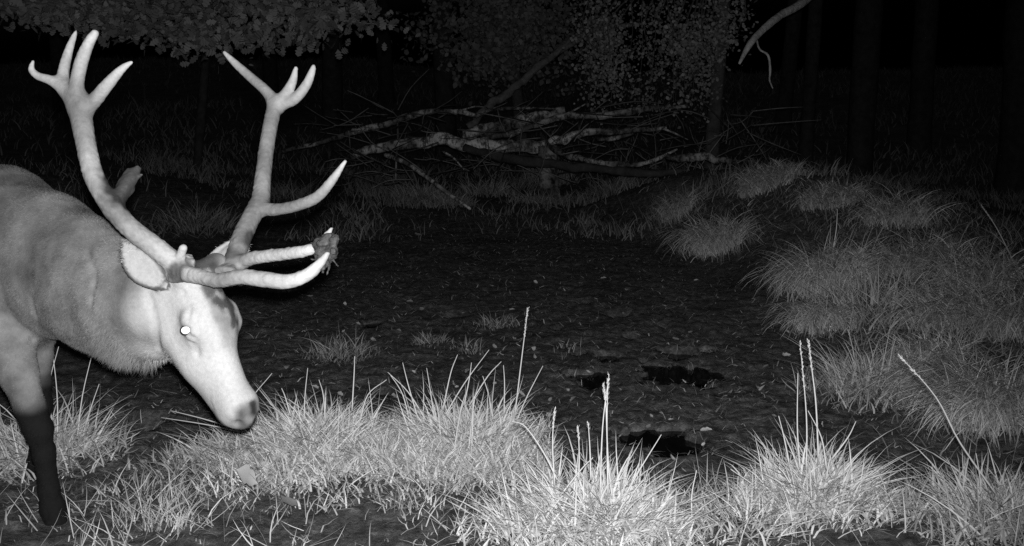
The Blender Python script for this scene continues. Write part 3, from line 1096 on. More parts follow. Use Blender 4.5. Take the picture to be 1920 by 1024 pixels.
# pixel of the base, spread, blade length, blades, droop, upright share, tone, blade width, label, stalks
TUSS = [
    (95, 858, 0.3, 0.229, 945, 1.94, 0.22, 0.532, 0.00607, 'tuft of grass right behind the muddy front legs of the deer',
     [([(108, 830), (107, 740), (97, 645)], 0), ([(84, 800), (92, 720), (110, 650)], 0), ([(145, 820), (155, 740), (174, 658)], 0), ([(160, 800), (172, 760), (186, 720)], 0)]),
    (-10, 860, 0.26, 0.229, 525, 1.94, 0.2, 0.444, 0.00607, 'grass tuft at the left edge of the picture behind the deer', []),
    (590, 842, 0.34, 0.211, 1785, 2.14, 0.13, 0.739, 0.00567, 'broad matted pale tussock in front of the muzzle of the deer',
     [([(570, 790), (572, 740), (577, 690)], 0), ([(610, 790), (606, 740), (598, 712)], 0), ([(660, 770), (664, 700), (665, 668)], 0), ([(545, 780), (535, 745), (528, 728)], 0),
      ([(490, 800), (478, 770), (470, 750), (510, 700)], 0), ([(675, 790), (690, 740), (725, 712)], 0)]),
    (450, 852, 0.28, 0.158, 840, 2.14, 0.06, .42, 0.0054, 'low flattened grass under the chin of the deer',
     [([(440, 803), (380, 785), (320, 770)], 0), ([(445, 808), (380, 795), (302, 783)], 0)]),
    (720, 852, 0.24, 0.15, 682, 2.04, 0.1, 0.68, 0.00567, 'low pale grass between the two largest foreground tussocks', []),
    (870, 836, 0.32, 0.22, 1785, 1.94, 0.24, 0.739, 0.00567, 'tall pale tussock with spiky upright blades in the middle foreground',
     [([(770, 800), (755, 740), (730, 700)], 0), ([(800, 790), (765, 735), (727, 698)], 0), ([(785, 790), (765, 720), (755, 680)], 0), ([(815, 790), (808, 740), (800, 690)], 0),
      ([(830, 770), (845, 700), (858, 665)], 0), ([(828, 790), (870, 720), (917, 656)], 0), ([(880, 760), (915, 705), (940, 678)], 0), ([(945, 780), (946, 720), (944, 685)], 0),
      ([(965, 780), (976, 690), (984, 625), (990, 578)], .4), ([(968, 790), (990, 740), (1018, 686)], 0), ([(925, 790), (916, 740), (905, 705)], 0), ([(870, 760), (880, 710), (884, 680)], 0)]),
    (1110, 985, 0.34, 0.211, 1575, 2.04, 0.14, 0.74, 0.00607, 'bright tussock with a bundle of tall seed stalks at the bottom edge',
     [([(1125, 930), (1130, 800), (1142, 702)], .3), ([(1140, 930), (1138, 800), (1140, 715)], .3), ([(1148, 935), (1140, 860), (1136, 760), (1131, 722)], .3), ([(1085, 900), (1086, 850), (1084, 800)], .3),
      ([(1108, 900), (1106, 840), (1103, 795)], .2), ([(1040, 910), (1036, 830), (1040, 768)], .35), ([(1045, 900), (1020, 850), (985, 800), (960, 790)], 0), ([(1160, 950), (1200, 880), (1240, 815)], 0), ([(1050, 930), (1090, 880), (1112, 858)], 0)]),
    (1200, 1000, 0.24, 0.167, 682, 2.04, 0.1, 0.71, 0.00607, 'arching grass right of the bundle of tall seed stalks',
     [([(1298, 985), (1297, 930), (1306, 882)], 0), ([(1170, 960), (1190, 920), (1207, 900)], 0)]),
    (1000, 1000, 0.26, 0.15, 630, 1.94, 0.1, 0.62, 0.00567, 'thin grass in the bottom foreground left of the tall seed stalks', []),
    (1530, 935, 0.27, 0.211, 1785, 1.94, 0.2, 0.71, 0.00567, 'round bristling tussock standing alone in the right foreground',
     [([(1512, 880), (1512, 780), (1500, 640)], .35), ([(1535, 870), (1530, 760), (1522, 690), (1516, 640)], .4), ([(1500, 880), (1495, 800), (1496, 700)], 0), ([(1550, 880), (1540, 820), (1515, 770)], 0),
      ([(1480, 870), (1470, 820), (1460, 780)], 0), ([(1560, 860), (1590, 820), (1605, 790)], 0), ([(1383, 1000), (1382, 940), (1384, 893)], 0), ([(1470, 960), (1420, 915), (1370, 880)], 0)]),
    (1400, 985, 0.24, 0.132, 472, 1.94, 0.06, 0.532, 0.0054, 'flattened grass left of the round bristling tussock', []),
    (1870, 985, 0.3, 0.211, 1155, 1.84, 0.22, 0.532, 0.00607, 'grass tussock in the lower right corner of the picture',
     [([(1870, 930), (1800, 830), (1755, 745), (1685, 665)], .25), ([(1840, 940), (1838, 900), (1830, 850)], 0)]),
    (1640, 735, 0.38, 0.276, 1300, 2.1, 0.121, 0.368, 0.0055, 'leafy tussock at the foot of the bank with upright broad blades',
     [([(1605, 690), (1598, 650), (1590, 618)], .4), ([(1665, 700), (1672, 660), (1680, 632)], 0), ([(1600, 790), (1660, 780), (1740, 778), (1840, 780)], .1)]),
    (1840, 770, 0.48, 0.368, 1700, 2.31, 0.055, 0.331, 0.0055, 'large drooping tussock at the right edge above the corner tuft', []),
    (1740, 690, 0.4, 0.276, 900, 2.21, 0.066, 0.407, 0.0055, 'shaggy grass on the bank between the leafy and the large drooping tussock', []),
    (1850, 800, 0.36, 0.34, 945, 2.35, 0.05, 0.528, 0.00675, 'combed-down grass hanging over the mud at the right edge', []),
    (1345, 470, 0.52, 0.442, 1500, 2.42, 0.088, 0.502, 0.007, 'drooping tussock at the left tip of the bank', []),
    (1560, 545, 0.58, 0.46, 1900, 2.42, 0.088, 0.478, 0.007, 'largest drooping tussock in the middle of the bank',
     [([(1560, 480), (1568, 430), (1570, 392)], 0)]),
    (1535, 615, 0.34, 0.276, 900, 2.31, 0.088, 0.43, 0.006, 'small drooping tussock below the largest one on the bank', []),
    (1270, 405, 0.42, 0.331, 700, 2.31, 0.055, 0.407, 0.008, 'hanging grass at the far left end of the bank', []),
    (1440, 345, 0.7, 0.257, 1560, 1.99, 0.11, 0.407, 0.009, 'rounded grassy hump on top of the bank', []),
    (1560, 380, 0.7, 0.239, 1200, 2.1, 0.055, 0.335, 0.009, 'low grass hump right of the rounded one on the bank', []),
    (1680, 420, 0.6, 0.368, 900, 2.21, 0.055, 0.335, 0.008, 'grass hump at the end of the bank before the dark ditch', []),
    (1720, 510, 0.56, 0.368, 1000, 2.21, 0.055, 0.311, 0.007, 'shaggy dim tussock on the bank below the ditch', []),
    (1830, 540, 0.56, 0.386, 1000, 2.21, 0.066, 0.311, 0.007, 'shaggy dim tussock near the right edge, half way up the bank',
     [([(1905, 500), (1870, 430), (1840, 385)], .4)]),
    (1780, 610, 0.5, 0.35, 1000, 2.21, 0.055, 0.335, 0.006, 'dim tussock on the bank above the leafy one', []),
    (1900, 630, 0.46, 0.35, 900, 2.21, 0.055, 0.335, 0.006, 'dim tussock at the right edge above the large drooping one', []),
    (1640, 600, 0.44, 0.313, 800, 2.21, 0.055, 0.359, 0.006, 'dim tussock right of the small drooping one', []),
    (790, 372, 0.5, 0.32, 480, 1.9, 0.3, 0.281, 0.01, 'grass tuft below the fallen birches, left of the dark stick end', []),
    (910, 365, 0.5, 0.336, 480, 1.9, 0.3, 0.281, 0.01, 'grass tuft below the middle of the fallen birches', []),
    (1030, 345, 0.5, 0.4, 560, 1.8, 0.3, 0.3, 0.01, 'tall grass tuft round the birch stump', []),
    (1150, 358, 0.5, 0.288, 360, 1.9, 0.2, 0.225, 0.01, 'dim grass tuft below the right part of the fallen birches', []),
    (840, 385, 0.4, 0.224, 360, 2.1, 0.1, 0.3, 0.01, 'low grass at the far rim of the wallow', []),
    (1000, 382, 0.4, 0.224, 320, 2.1, 0.1, 0.263, 0.01, 'low grass at the far rim of the wallow below the stump', []),
    (370, 428, 0.6, 0.304, 560, 2.1, 0.1, 0.188, 0.01, 'dim grass mound behind the antlers', []),
    (540, 372, 0.6, 0.304, 400, 2, 0.2, 0.169, 0.01, 'dim grass tuft behind the far antler', []),
    (505, 892, .24, .10, 330, 2, .05, .56, .0058, 'low trampled grass in front of the broad matted tussock', []),
    (640, 908, .22, .10, 260, 2, .08, .52, .0058, 'thin trampled grass below the gap between the two largest tussocks', []),
    (800, 896, .26, .12, 380, 2, .06, .58, .0058, 'low grass spilling forward from the spiky tussock', []),
    (345, 876, .22, .12, 200, 2, .08, .32, .0050, 'low ragged grass between the deer leg and the chin', []),
    (250, 935, .22, .11, 120, 2, .10, .34, .0046, 'sparse ragged grass right of the muddy hoof', []),
    (640, 668, 0.22, 0.13, 420, 1.9, 0.12, 0.26, 0.0045, 'patch of short grass in the mud beyond the broad matted tussock', []),
    (810, 645, 0.13, 0.1, 120, 1.8, 0.2, 0.26, 0.0045, 'sparse sprouts in the mud beyond the spiky tussock', []),
    (930, 612, 0.15, 0.1, 160, 2, 0.1, 0.24, 0.005, 'small flattened tuft in the mud beyond the tallest seed stalk', []),
    (880, 660, 0.12, 0.09, 60, 1.8, 0.3, 0.26, 0.0045, 'few thin sprouts in the mud above the spiky tussock', []),
    (1070, 655, 0.1, 0.08, 40, 1.6, 0.4, 0.26, 0.0045, 'tiny sprouts beside the small puddle', []),
    (280, 660, 0.2, 0.12, 60, 1.8, 0.2, 0.2, 0.005, 'few dim sprouts in the mud under the throat of the deer', []),
]
for (px, py, R, H, n, droop, upr, tone, wid, label, stalks) in TUSS:
    c, d = G(px, py)
    rr = np.random.default_rng(int(px * 13 + py))
    e = empty('grass_tussock', (float(c[0]), float(c[1]), float(c[2])), label, 'grass', 'grass tussocks of the wallow')
    v, q, t, col = join(tussock_blades(c, R, H, n, droop, upr, tone, wid, px > 1230 and 300 < py < 830 and px != 1640, rr))
    o = child(mk('blades', v, [q, t], M['grass'], None, col), e)
    tag(o, None, None, None, 'stuff')
    for pts, head in stalks:
        stalk(pts, d, e, min(.72, tone * 1.3), .0034 * max(1, d / 5), head, -.03)


def grass_field(name, n, pxr, pyr, H, tone, wid, label, droop=2.0, mask=None, seg=4, seed=0):
    """uncountable low grass over a part of the ground seen in the photograph, spread evenly over the ground itself"""
    r = np.random.default_rng(seed)
    c = [flat_xy(a, b) for a in pxr for b in pyr]
    x0, x1 = min(q[0] for q in c), max(q[0] for q in c)
    y0, y1 = min(q[1] for q in c), max(q[1] for q in c)
    x, y = r.uniform(x0, x1, n), r.uniform(y0, y1, n)
    keep = np.ones(n, bool)
    if mask is not None:
        keep = r.random(n) < mask(x, y)
    x, y = x[keep], y[keep]
    m = len(x)
    base = np.stack([x, y, terrain(x, y) - .004], 1)
    v, q, t, col = blades(base, r.uniform(0, 2 * pi, m), H * (.25 + 1.3 * r.random(m) ** 1.6), r.uniform(0, 1.2, m), droop * r.uniform(.2, 1.1, m),
                          wid * r.uniform(.6, 1.3, m), np.clip(tone * r.uniform(.5, 1.4, m), .03, .7), seg, 1.2, r=r)
    o = mk(name, v, [q, t], M['grass'], None, col)
    return tag(o, label, 'grass', None, 'stuff')


def clump(x, y, s, lo, hi, seed):
    return sstep(lo, hi, fbm2(x * s, y * s, 3, seed))


grass_field('foreground_grass', 60000, (150, 1030), (800, 960), .085, .64, .0066, 'matted pale grass carpet between the foreground tussocks', 2.2,
            lambda x, y: (.04 + .96 * clump(x, y, 1.8, -.22, .12, 61)) * sstep(2.88, 3.38, y + .12 * x + .6 * fbm2(x * 2.3, y * 2.3, 3, 65)) * sstep(-1.15, -.55, x), seed=1)
grass_field('front_grass', 9000, (-60, 1980), (925, 1060), .12, .50, .0042, 'sparse short grass along the bottom edge', 1.7,
            lambda x, y: .08 + .92 * clump(x, y, 2.6, .0, .3, 62), seed=2)
grass_field('bank_grass', 42000, (1240, 2350), (430, 900), .13, .17, .006, 'dim low grass covering the bank on the right', 2.6,
            lambda x, y: (1 - mudmask(x, y)) * sstep(1.35, 1.9, x + .25 * fbm2(x, y, 2, 63)) * (1 - sstep(10, 12, y)) * (.2 + .8 * clump(x, y, 1.3, -.25, .2, 64)), seed=3)


def far_grass(name, n, x0, x1, y0, y1, H, tone, wid, label, mask, seed):
    r = np.random.default_rng(seed)
    x, y = r.uniform(x0, x1, n), r.uniform(y0, y1, n)
    k = r.random(n) < mask(x, y)
    x, y = x[k], y[k]
    m = len(x)
    base = np.stack([x, y, terrain(x, y) - .01], 1)
    v, q, t, col = blades(base, r.uniform(0, 2 * pi, m), H * r.uniform(.4, 1.4, m), r.uniform(0, .6, m), r.uniform(.6, 2.1, m), wid * r.uniform(.6, 1.4, m),
                          np.clip(tone * r.uniform(.5, 1.4, m), .02, .6), 3, 1.3, r=r)
    return tag(mk(name, v, [q, t], M['grass'], None, col), label, 'grass', None, 'stuff')


far_grass('ridge_grass', 42000, -7, 9, 9.3, 16, .18, .20, .010, 'dim rough grass beyond the wallow and round the fallen birches',
          lambda x, y: (1 - mudmask(x, y)) * (.06 + .94 * clump(x, y, 1.1, .0, .3, 71)), 5)
far_grass('slope_grass', 70000, -18, 20, 15, 50, .24, .15, .022, 'faint undergrowth on the wooded slope in the dark',
          lambda x, y: (.15 + .85 * clump(x, y, .4, -.2, .25, 72)) * (1 - sstep(30, 50, y)), 6)

# straw and debris lying on the mud: nobody could count it
r = np.random.default_rng(77)
n = 13000
x, y = r.uniform(-2.0, 1.9, n), 3.0 + 8 * r.random(n) ** 1.5
base = np.stack([x, y, terrain(x, y) + .004], 1)
v, q, t, col = blades(base, r.uniform(0, 2 * pi, n), r.uniform(.02, .10, n), np.full(n, 1.5), r.uniform(1.2, 1.75, n), r.uniform(.002, .007, n), .05 + .5 * r.random(n) ** 2.2, 3, 1, r=r)
tag(mk('straw_litter', v, [q, t], M['grass'], None, col), 'bits of straw and rotted grass strewn over the mud', 'straw', None, 'stuff')


# ------------------------------------------------------------------ fallen leaves, one by one
def leaf_mesh(seed, curl):
    r = np.random.default_rng(seed)
    n = 9
    v, f = [], []
    for i in range(n):
        t = i / (n - 1)
        w = .5 * (sin(pi * t ** .8) ** .8) * (1 + .22 * sin(t * 17 + seed)) * .62
        zc = curl * sin(t * 2.6 + seed)
        v += [[t - .5, -w, zc + curl * .9 * w * 2], [t - .5, 0, zc], [t - .5, w * r.uniform(.85, 1.1), zc + curl * 1.2 * w * 2]]
    for i in range(n - 1):
        a = i * 3
        f += [[a, a + 1, a + 4, a + 3], [a + 1, a + 2, a + 5, a + 4]]
    me = mk('leaf_pattern', np.array(v), np.array(f), M['litter'], None, np.full(len(v), r.uniform(.35, .6)))
    d = me.data
    bpy.data.objects.remove(me)
    return d


LEAVES = [leaf_mesh(s, c) for s, c in ((1, .12), (2, .2), (3, .06), (4, .28), (5, .16))]


def put_leaf(px, py, size, k, rz, tilt, label, group=None, lift=.012):
    c, d = G(px, py)
    o = bpy.data.objects.new('fallen_leaf', LEAVES[k % 5])
    o.location = (float(c[0]), float(c[1]), float(c[2]) + lift)
    o.rotation_euler = (tilt, tilt * .6, rz)
    o.scale = (size, size, size)
    COL.objects.link(o)
    tag(o, label, 'leaf', group)


BIGL = [(466, 940, .10, 1, .5, .9, 'big pale curled leaf lying on the foreground grass left of the middle', .085),
        (545, 972, .085, 2, 1.2, .5, 'flat pale leaf at the bottom edge right of the big curled one', .06),
        (1095, 916, .08, 2, .2, .15, 'flat pale leaf caught in the bright tussock below the tall seed stalks', .05),
        (1262, 866, .05, 3, 1.9, .8, 'curled pale leaf at the near rim of the largest puddle', .02),
        (1168, 828, .05, 1, .4, .3, 'pale leaf at the left rim of the largest puddle', .01),
        (1206, 762, .045, 2, 3.0, .2, 'flat leaf on the mud beyond the largest puddle, nearest to its left end', .01),
        (1222, 783, .03, 3, 1.2, .7, 'small upright leaf right behind the largest puddle', .01),
        (1268, 638, .05, 2, .1, .2, 'flat pale leaf on the mud beyond the long puddle', .01),
        (205, 690, .07, 4, .2, .4, 'curled pale leaf on the dark mud under the neck of the deer', .01),
        (1420, 730, .045, 1, 1, .4, 'pale leaf on the mud left of the leafy tussock', .01),
        (545, 632, .04, 2, .4, .2, 'pale leaf on the mud right of the face of the deer', .01),
        (784, 441, .08, 2, .4, .4, 'single pale leaf far out on the dark mud beyond the antler tips', .01),
        (700, 640, .05, 4, 1.4, .6, 'pale leaf beside the patch of short grass', .01),
        (1002, 672, .04, 1, 1.4, .9, 'triangular pale leaf beside the tallest seed stalk', .01),
        (928, 654, .035, 2, .4, .9, 'small round pale leaf above the spiky tussock', .015)]
for (px, py, s, k, rz, ti, lab, li) in BIGL:
    put_leaf(px, py, s, k, rz, ti, lab, None, li)
lr = np.random.default_rng(88)
for i in range(110):
    px = lr.uniform(500, 1480)
    py = 520 + 330 * lr.random() ** .9
    put_leaf(px, py, lr.uniform(.022, .05), int(lr.integers(5)), lr.uniform(0, 6.3), lr.uniform(-.4, .5),
             'small pale dead leaf lying on the open mud of the wallow', 'small dead leaves scattered over the mud', .008)

# ------------------------------------------------------------------ fallen birches and sticks at the far side
def log(name, pts, rads, mat, label, cat, tone, group=None, seed=1, wob=.18, sides=12, branches=()):
    w = np.array([P(*p) for p in pts])
    lr_ = np.random.default_rng(seed * 31)
    rads = list(np.interp(np.linspace(0, 1, 3 * len(pts) - 2), np.linspace(0, 1, len(pts)), rads))
    w = catmull(w, 3)
    w[1:-1] += lr_.normal(size=(len(w) - 2, 3)) * np.array(rads[1:-1])[:, None] * .22
    rads = [q * lr_.uniform(.9, 1.1) for q in rads]
    lo = w[np.argmin(w[:, 2])]
    e = empty(name, (float(lo[0]), float(lo[1]), float(lo[2])), label, cat, group)
    tube_obj('trunk', w, rads, mat, e, tone, sides, 6, wob * 1.6, seed)
    for k, (bp, br) in enumerate(branches):
        tube_obj('branch', np.array([P(*p) for p in bp]), br, mat, e, tone, 6, 5, wob, seed + 5 + k)
    return e


GRP = 'birch trunks and limbs fallen across the far side of the wallow'
log('fallen_birch', [(660, 292, 12.6), (705, 277, 12.5), (800, 266, 12.4), (880, 272, 12.3), (960, 276, 12.3), (1025, 276, 12.3)], [.05, .06, .075, .08, .085, .08], M['birch'],
    'pale fallen birch trunk lying lowest, its right end on the stump', 'log', .85, GRP, 2,
    branches=[([(720, 290, 12.5), (760, 305, 12.2), (800, 332, 11.9), (840, 362, 11.6), (882, 392, 11.2)], [.03, .03, .028, .025, .015]),
              ([(830, 284, 12.4), (850, 296, 12.2), (870, 318, 12.0)], [.015, .012, .006])])
log('fallen_birch', [(530, 284, 13.6), (620, 262, 13.4), (680, 243, 13.3), (745, 226, 13.2), (800, 210, 13.2), (860, 209, 13.2), (890, 214, 13.2), (940, 203, 13.2), (1040, 204, 13.2)],
    [.03, .035, .04, .04, .04, .035, .03, .025, .012], M['birch'], 'thin fallen birch rising to the right above the other logs', 'log', .6, GRP, 3,
    branches=[([(745, 226, 13.2), (746, 260, 13.15), (743, 300, 13.1), (742, 340, 13.0)], [.014, .016, .014, .012]), ([(830, 209, 13.2), (838, 212, 13.1), (822, 222, 12.9)], [.014, .012, .008]),
              ([(860, 209, 13.2), (890, 200, 13.2), (915, 202, 13.2)], [.014, .012, .006])])
log('fallen_birch', [(868, 252, 13.0), (920, 242, 13.0), (980, 230, 13.0), (1020, 216, 13.0), (1060, 208, 13.0)], [.06, .085, .08, .07, .055], M['birch'],
    'short thick pale birch log between the thin and the lowest fallen trunk', 'log', .7, GRP, 4)
log('fallen_birch', [(900, 262, 12.8), (990, 240, 12.8), (1060, 218, 12.8), (1130, 216, 12.8), (1210, 203, 12.8), (1290, 199, 12.8)], [.03, .035, .04, .045, .04, .02], M['birch'],
    'fallen birch limb reaching farthest to the right along the top', 'log', .55, GRP, 5,
    branches=[([(1000, 237, 12.8), (1060, 215, 12.8), (1100, 194, 12.8)], [.02, .016, .008])])
log('fallen_birch', [(1030, 268, 12.2), (1060, 258, 12.2), (1100, 248, 12.2), (1180, 244, 12.2), (1250, 240, 12.2)], [.05, .055, .045, .04, .02], M['birch'],
    'pale birch limb continuing the lowest trunk beyond the stump', 'log', .8, GRP, 6,
    branches=[([(1120, 262, 12.2), (1150, 260, 12.2), (1190, 250, 12.2)], [.02, .03, .015]), ([(1240, 240, 12.2), (1265, 250, 12.1), (1290, 262, 12.0)], [.016, .012, .006])])
log('fallen_limb', [(1032, 275, 12.0), (1070, 294, 11.8), (1120, 303, 11.6), (1180, 309, 11.5), (1230, 298, 11.5), (1270, 280, 11.5)], [.03, .035, .032, .03, .022, .012], M['birch'],
    'sagging bare limb hanging from the stump to the right', 'branch', .6, GRP, 7)
log('fallen_log', [(870, 276, 12.0), (940, 296, 11.8), (1030, 308, 11.7), (1100, 316, 11.6), (1200, 324, 11.5), (1290, 322, 11.5)], [.04, .055, .06, .055, .05, .035], M['bark'],
    'dark fallen trunk slanting under the pale birches', 'log', .07, GRP, 8)
log('fallen_limb', [(1250, 293, 11.0), (1310, 294, 10.9), (1350, 298, 10.8), (1378, 306, 10.6)], [.04, .045, .04, .02], M['birch'],
    'grey log end lying at the left foot of the grassy hump', 'log', .4, GRP, 9)
log('fallen_limb', [(1480, 318, 10.0), (1520, 332, 9.6), (1550, 350, 9.3)], [.03, .035, .03], M['birch'], 'short grey limb lying on top of the bank', 'branch', .45, GRP, 10)
log('leaning_trunk', [(878, 240, 14.5), (910, 205, 14.6), (960, 165, 14.8), (1030, 110, 15.0), (1090, 70, 15.2), (1130, 52, 15.4), (1200, 45, 15.6)], [.06, .06, .06, .055, .05, .045, .03], M['bark'],
    'thin dark trunk leaning to the right above the fallen birches', 'tree', .22, None, 11, branches=[([(1040, 105, 15.0), (1080, 65, 15.1), (1115, 42, 15.2)], [.03, .025, .012])])
# brushwood: countless thin dead twigs in and under the fallen birches
r = np.random.default_rng(510)
tv, tq, tt_, tc_ = [], [], [], []
o_ = 0
for k in range(240):
    px_ = r.uniform(600, 1420)
    a_ = P(px_, r.uniform(200, 345), r.uniform(11.4, 13.4))
    a_[2] = max(a_[2], float(terrain(a_[0], a_[1])) + .01)
    L_ = r.uniform(.15, .8)
    dr = r.normal(size=3) * np.array([1, .5, .45])
    dr /= np.linalg.norm(dr)
    b_ = a_ + dr * L_
    m_ = (a_ + b_) / 2 + r.normal(size=3) * .05 * L_
    b_[2] = max(b_[2], float(terrain(b_[0], b_[1])) + .005)
    v, f, c, _ = tube([a_, m_, b_], [.008, .007, .003], 4, 3)
    tv.append(v); tq.append(f + o_); tt_.append(c + o_); tc_.append(np.full(len(v), r.uniform(.03, .3)))
    o_ += len(v)
tag(mk('brushwood', np.vstack(tv), [np.vstack(tq), np.vstack(tt_)], M['bark'], None, np.concatenate(tc_)), 'tangle of thin dead twigs in and under the fallen birches', 'twigs', None, 'stuff')
# the stump that props the lowest trunk
sb, sd = G(1024, 348)
tube_obj('x', [[0, 0, 0], [0, 0, 1], [0, 0, 2]], [1, 1, 1], M['bark'])
bpy.data.objects.remove(bpy.data.objects['x'])
se = empty('birch_stump', (float(sb[0]), float(sb[1]), float(sb[2])), 'short pale stump propping the lowest fallen birch', 'stump')
top = P(1026, 270, 12.25)
tube_obj('trunk', np.array([[top[0], top[1], terrain(top[0], top[1]) - .1], [top[0] + .02, top[1], .5 * top[2]], [top[0], top[1], top[2] - .02]]), [.16, .13, .12], M['birch'], se, .35, 14, 8, .2, 12)


# ------------------------------------------------------------------ trees
def leaf_cloud(centres, per, spread, size, tone, r, flat=.6, droop=0.0, shape='oval'):
    n = len(centres) * per
    c = np.repeat(centres, per, 0)
    off = r.normal(size=(n, 3)) * spread * np.array([1, 1, flat])
    p = c + off
    if droop:
        p[:, 2] -= np.abs(r.normal(size=n)) * droop
    a = r.normal(size=(n, 3))
    a[:, 2] -= .4
    a /= np.linalg.norm(a, axis=1)[:, None]
    nn = r.normal(size=(n, 3)) + np.array([0, -.5, .9])
    s = np.cross(a, nn)
    s /= np.linalg.norm(s, axis=1)[:, None] + 1e-9
    up = np.cross(s, a)
    L_ = size * r.uniform(.6, 1.3, n)[:, None]
    if shape == 'oak':
        prof = [(0, .0), (.2, .16), (.33, .30), (.43, .17), (.58, .36), (.7, .2), (.82, .27), (1, 0)]
    else:
        prof = [(0, 0), (.25, .30), (.5, .36), (.75, .22), (1, 0)]
    k = len(prof)
    left = [p + a * L_ * t + s * L_ * w + up * L_ * .25 * w for t, w in prof]
    right = [p + a * L_ * t - s * L_ * w + up * L_ * .25 * w for t, w in prof[1:-1]]
    V = np.stack(left + right, 1)
    m = V.shape[1]
    o = (np.arange(n) * m)[:, None]
    fs = [o + np.array([[0, 1, k]]), o + np.array([[k - 2, k - 1, k + k - 3]])]
    qs = np.concatenate([o + np.array([[i, i + 1, k + i, k + i - 1]]) for i in range(1, k - 2)], 0)
    return V.reshape(-1, 3), qs, np.vstack(fs), np.repeat(np.clip(tone * r.uniform(.5, 1.4, n), .02, .6), m)


def tree(name, label, base, pts, rads, tone, mat, limbs, centres, per, spread, size, ltone, seed, flat=.6, droop=0.0, shape='oval', group=None):
    r = np.random.default_rng(seed)
    e = empty(name, tuple(float(q) for q in base), label, 'tree', group)
    tube_obj('trunk', np.array(pts), rads, mat, e, tone, 12, 6, .12, seed)
    for k, (lp, lr_) in enumerate(limbs):
        tube_obj('limb', np.array(lp), lr_, mat, e, tone, 7, 5, .12, seed + k + 1)
    if len(centres):
        v, q, t, c = leaf_cloud(np.array(centres), per, spread, size, ltone, r, flat, droop, shape)
        child(tag(mk('crown', v, [q, t], M['leaf'], None, c, False), None, None, None, None), e)
    return e


def trunk_from(px, pyb, d, rad, lean, height):
    """trunk standing on the ground in the direction of a pixel at depth d, leaning by lean (x metres per metre)"""
    q = P(px, pyb, d)
    z = float(terrain(q[0], q[1]))
    b0 = np.array([q[0], q[1], z - .15])
    pts = [b0 + np.array([lean * t * height + .12 * sin(3 * t + px), 0.1 * sin(2 * t + d), t * height]) for t in (0, .06, .3, .6, 1.0)]
    return b0, pts, [rad * 1.35, rad * 1.02, rad, rad * .8, rad * .3]


FAR = [(130, 22, .17, .02, 'dark trunk far left behind the near antler'), (348, 13.5, .06, .20, 'thin sapling leaning right between the antlers'),
       (622, 20, .20, .0, 'dark trunk right of the far antler'), (505, 25, .18, .03, 'distant trunk behind the tip of the far antler'), (718, 26, .2, -.02, 'distant trunk left of the middle foliage'),
       (832, 18.5, .19, .01, 'straight trunk left of the leaning dark trunk'), (1470, 21, .16, .02, 'distant trunk right of the fine-leaved birch'), (1508, 17.5, .12, -.01, 'slender trunk behind the bare hanging limb'),
       (1732, 18, .2, .0, 'dim trunk between the bank and the right edge'), (1905, 14, .26, -.03, 'thick trunk at the right edge of the picture'), (1120, 24, .2, .0, 'distant trunk behind the fine-leaved birch')]
for k, (px, d, rad, lean, lab) in enumerate(FAR):
    r = np.random.default_rng(200 + k)
    Ht = 11 if rad > .1 else 5
    b0, pts, rads = trunk_from(px, 260, d, rad, lean, Ht)
    topc = pts[-1]
    cen = [topc + r.normal(size=3) * np.array([1.3, 1.3, 1.5]) * (1 if rad > .1 else .3) + np.array([0, 0, -.8 if rad > .1 else 0]) for _ in range(36)]
    limbs = []
    for j in range(4):
        p0 = pts[3] + (pts[4] - pts[3]) * (j / 5)
        p1 = cen[j * 3]
        limbs.append(([p0, (p0 + p1) / 2 + np.array([0, 0, -.1]), p1], [rad * .4, rad * .28, rad * .08]))
    tree('forest_tree', lab, b0, pts, rads, .05, M['bark'], limbs, cen, 26, .45 if rad > .1 else .2, .12 if rad > .1 else .06, .16, 300 + k, group='trees in the dark wood behind the wallow')

# oak whose lowest sprays hang into the top left of the picture
r = np.random.default_rng(400)
ob = P(-330, 330, 9.0)
oz = float(terrain(ob[0], ob[1]))
opts = [np.array([ob[0] + .05 * t, ob[1], oz - .2 + t]) for t in (0, .4, 1.6, 3.2, 5.5)]
limbs = []
cen = []
for (x0, y0, x1, y1, d0, d1) in [(-330, -60, 655, 30, 9, 8.4), (-330, -200, 600, -60, 9, 8.0), (-330, -100, 420, 40, 9, 9.4), (-330, -160, 200, 30, 9, 8.2), (-330, -300, 520, -160, 9, 8.6), (-330, -150, 620, -10, 9, 9.6), (-330, -40, 80, 20, 9, 7.8)]:
    a_, b_ = P(x0, y0, d0), P(x1, y1, d1)
    mid = (a_ + b_) / 2 + np.array([0, 0, .18])
    limbs.append(([a_, mid, b_], [.06, .035, .006]))
    q = catmull(np.array([a_, mid, b_]), 14)
    for i in range(5, len(q)):
        for _ in range(3):
            cen.append(q[i] + r.normal(size=3) * np.array([.12, .28, .07]))
for (px_, py_) in [(420, 60), (450, 70), (480, 66), (560, 62), (585, 72), (610, 66), (370, 82), (390, 88), (350, 90), (500, 92), (300, 70), (260, 60), (330, 78), (430, 82), (220, 50), (150, 50), (100, 40)]:
    cen.append(P(px_, py_ - 8, 8.5 + r.normal() * .2))
tree('oak_tree', 'oak whose lowest leafy sprays hang into the top left above the antlers', (ob[0], ob[1], oz), opts, [.26, .2, .18, .15, .06], .12, M['bark'], limbs, cen, 40, .16, .082, .15, 401, .42, shape='oak')
tube_obj('twig', np.array([P(640, 38, 8.4), P(690, 44, 8.4), P(745, 48, 8.4)]), [.006, .004, .002], M['bark'], bpy.data.objects['oak_tree'], .25, 5, 4)

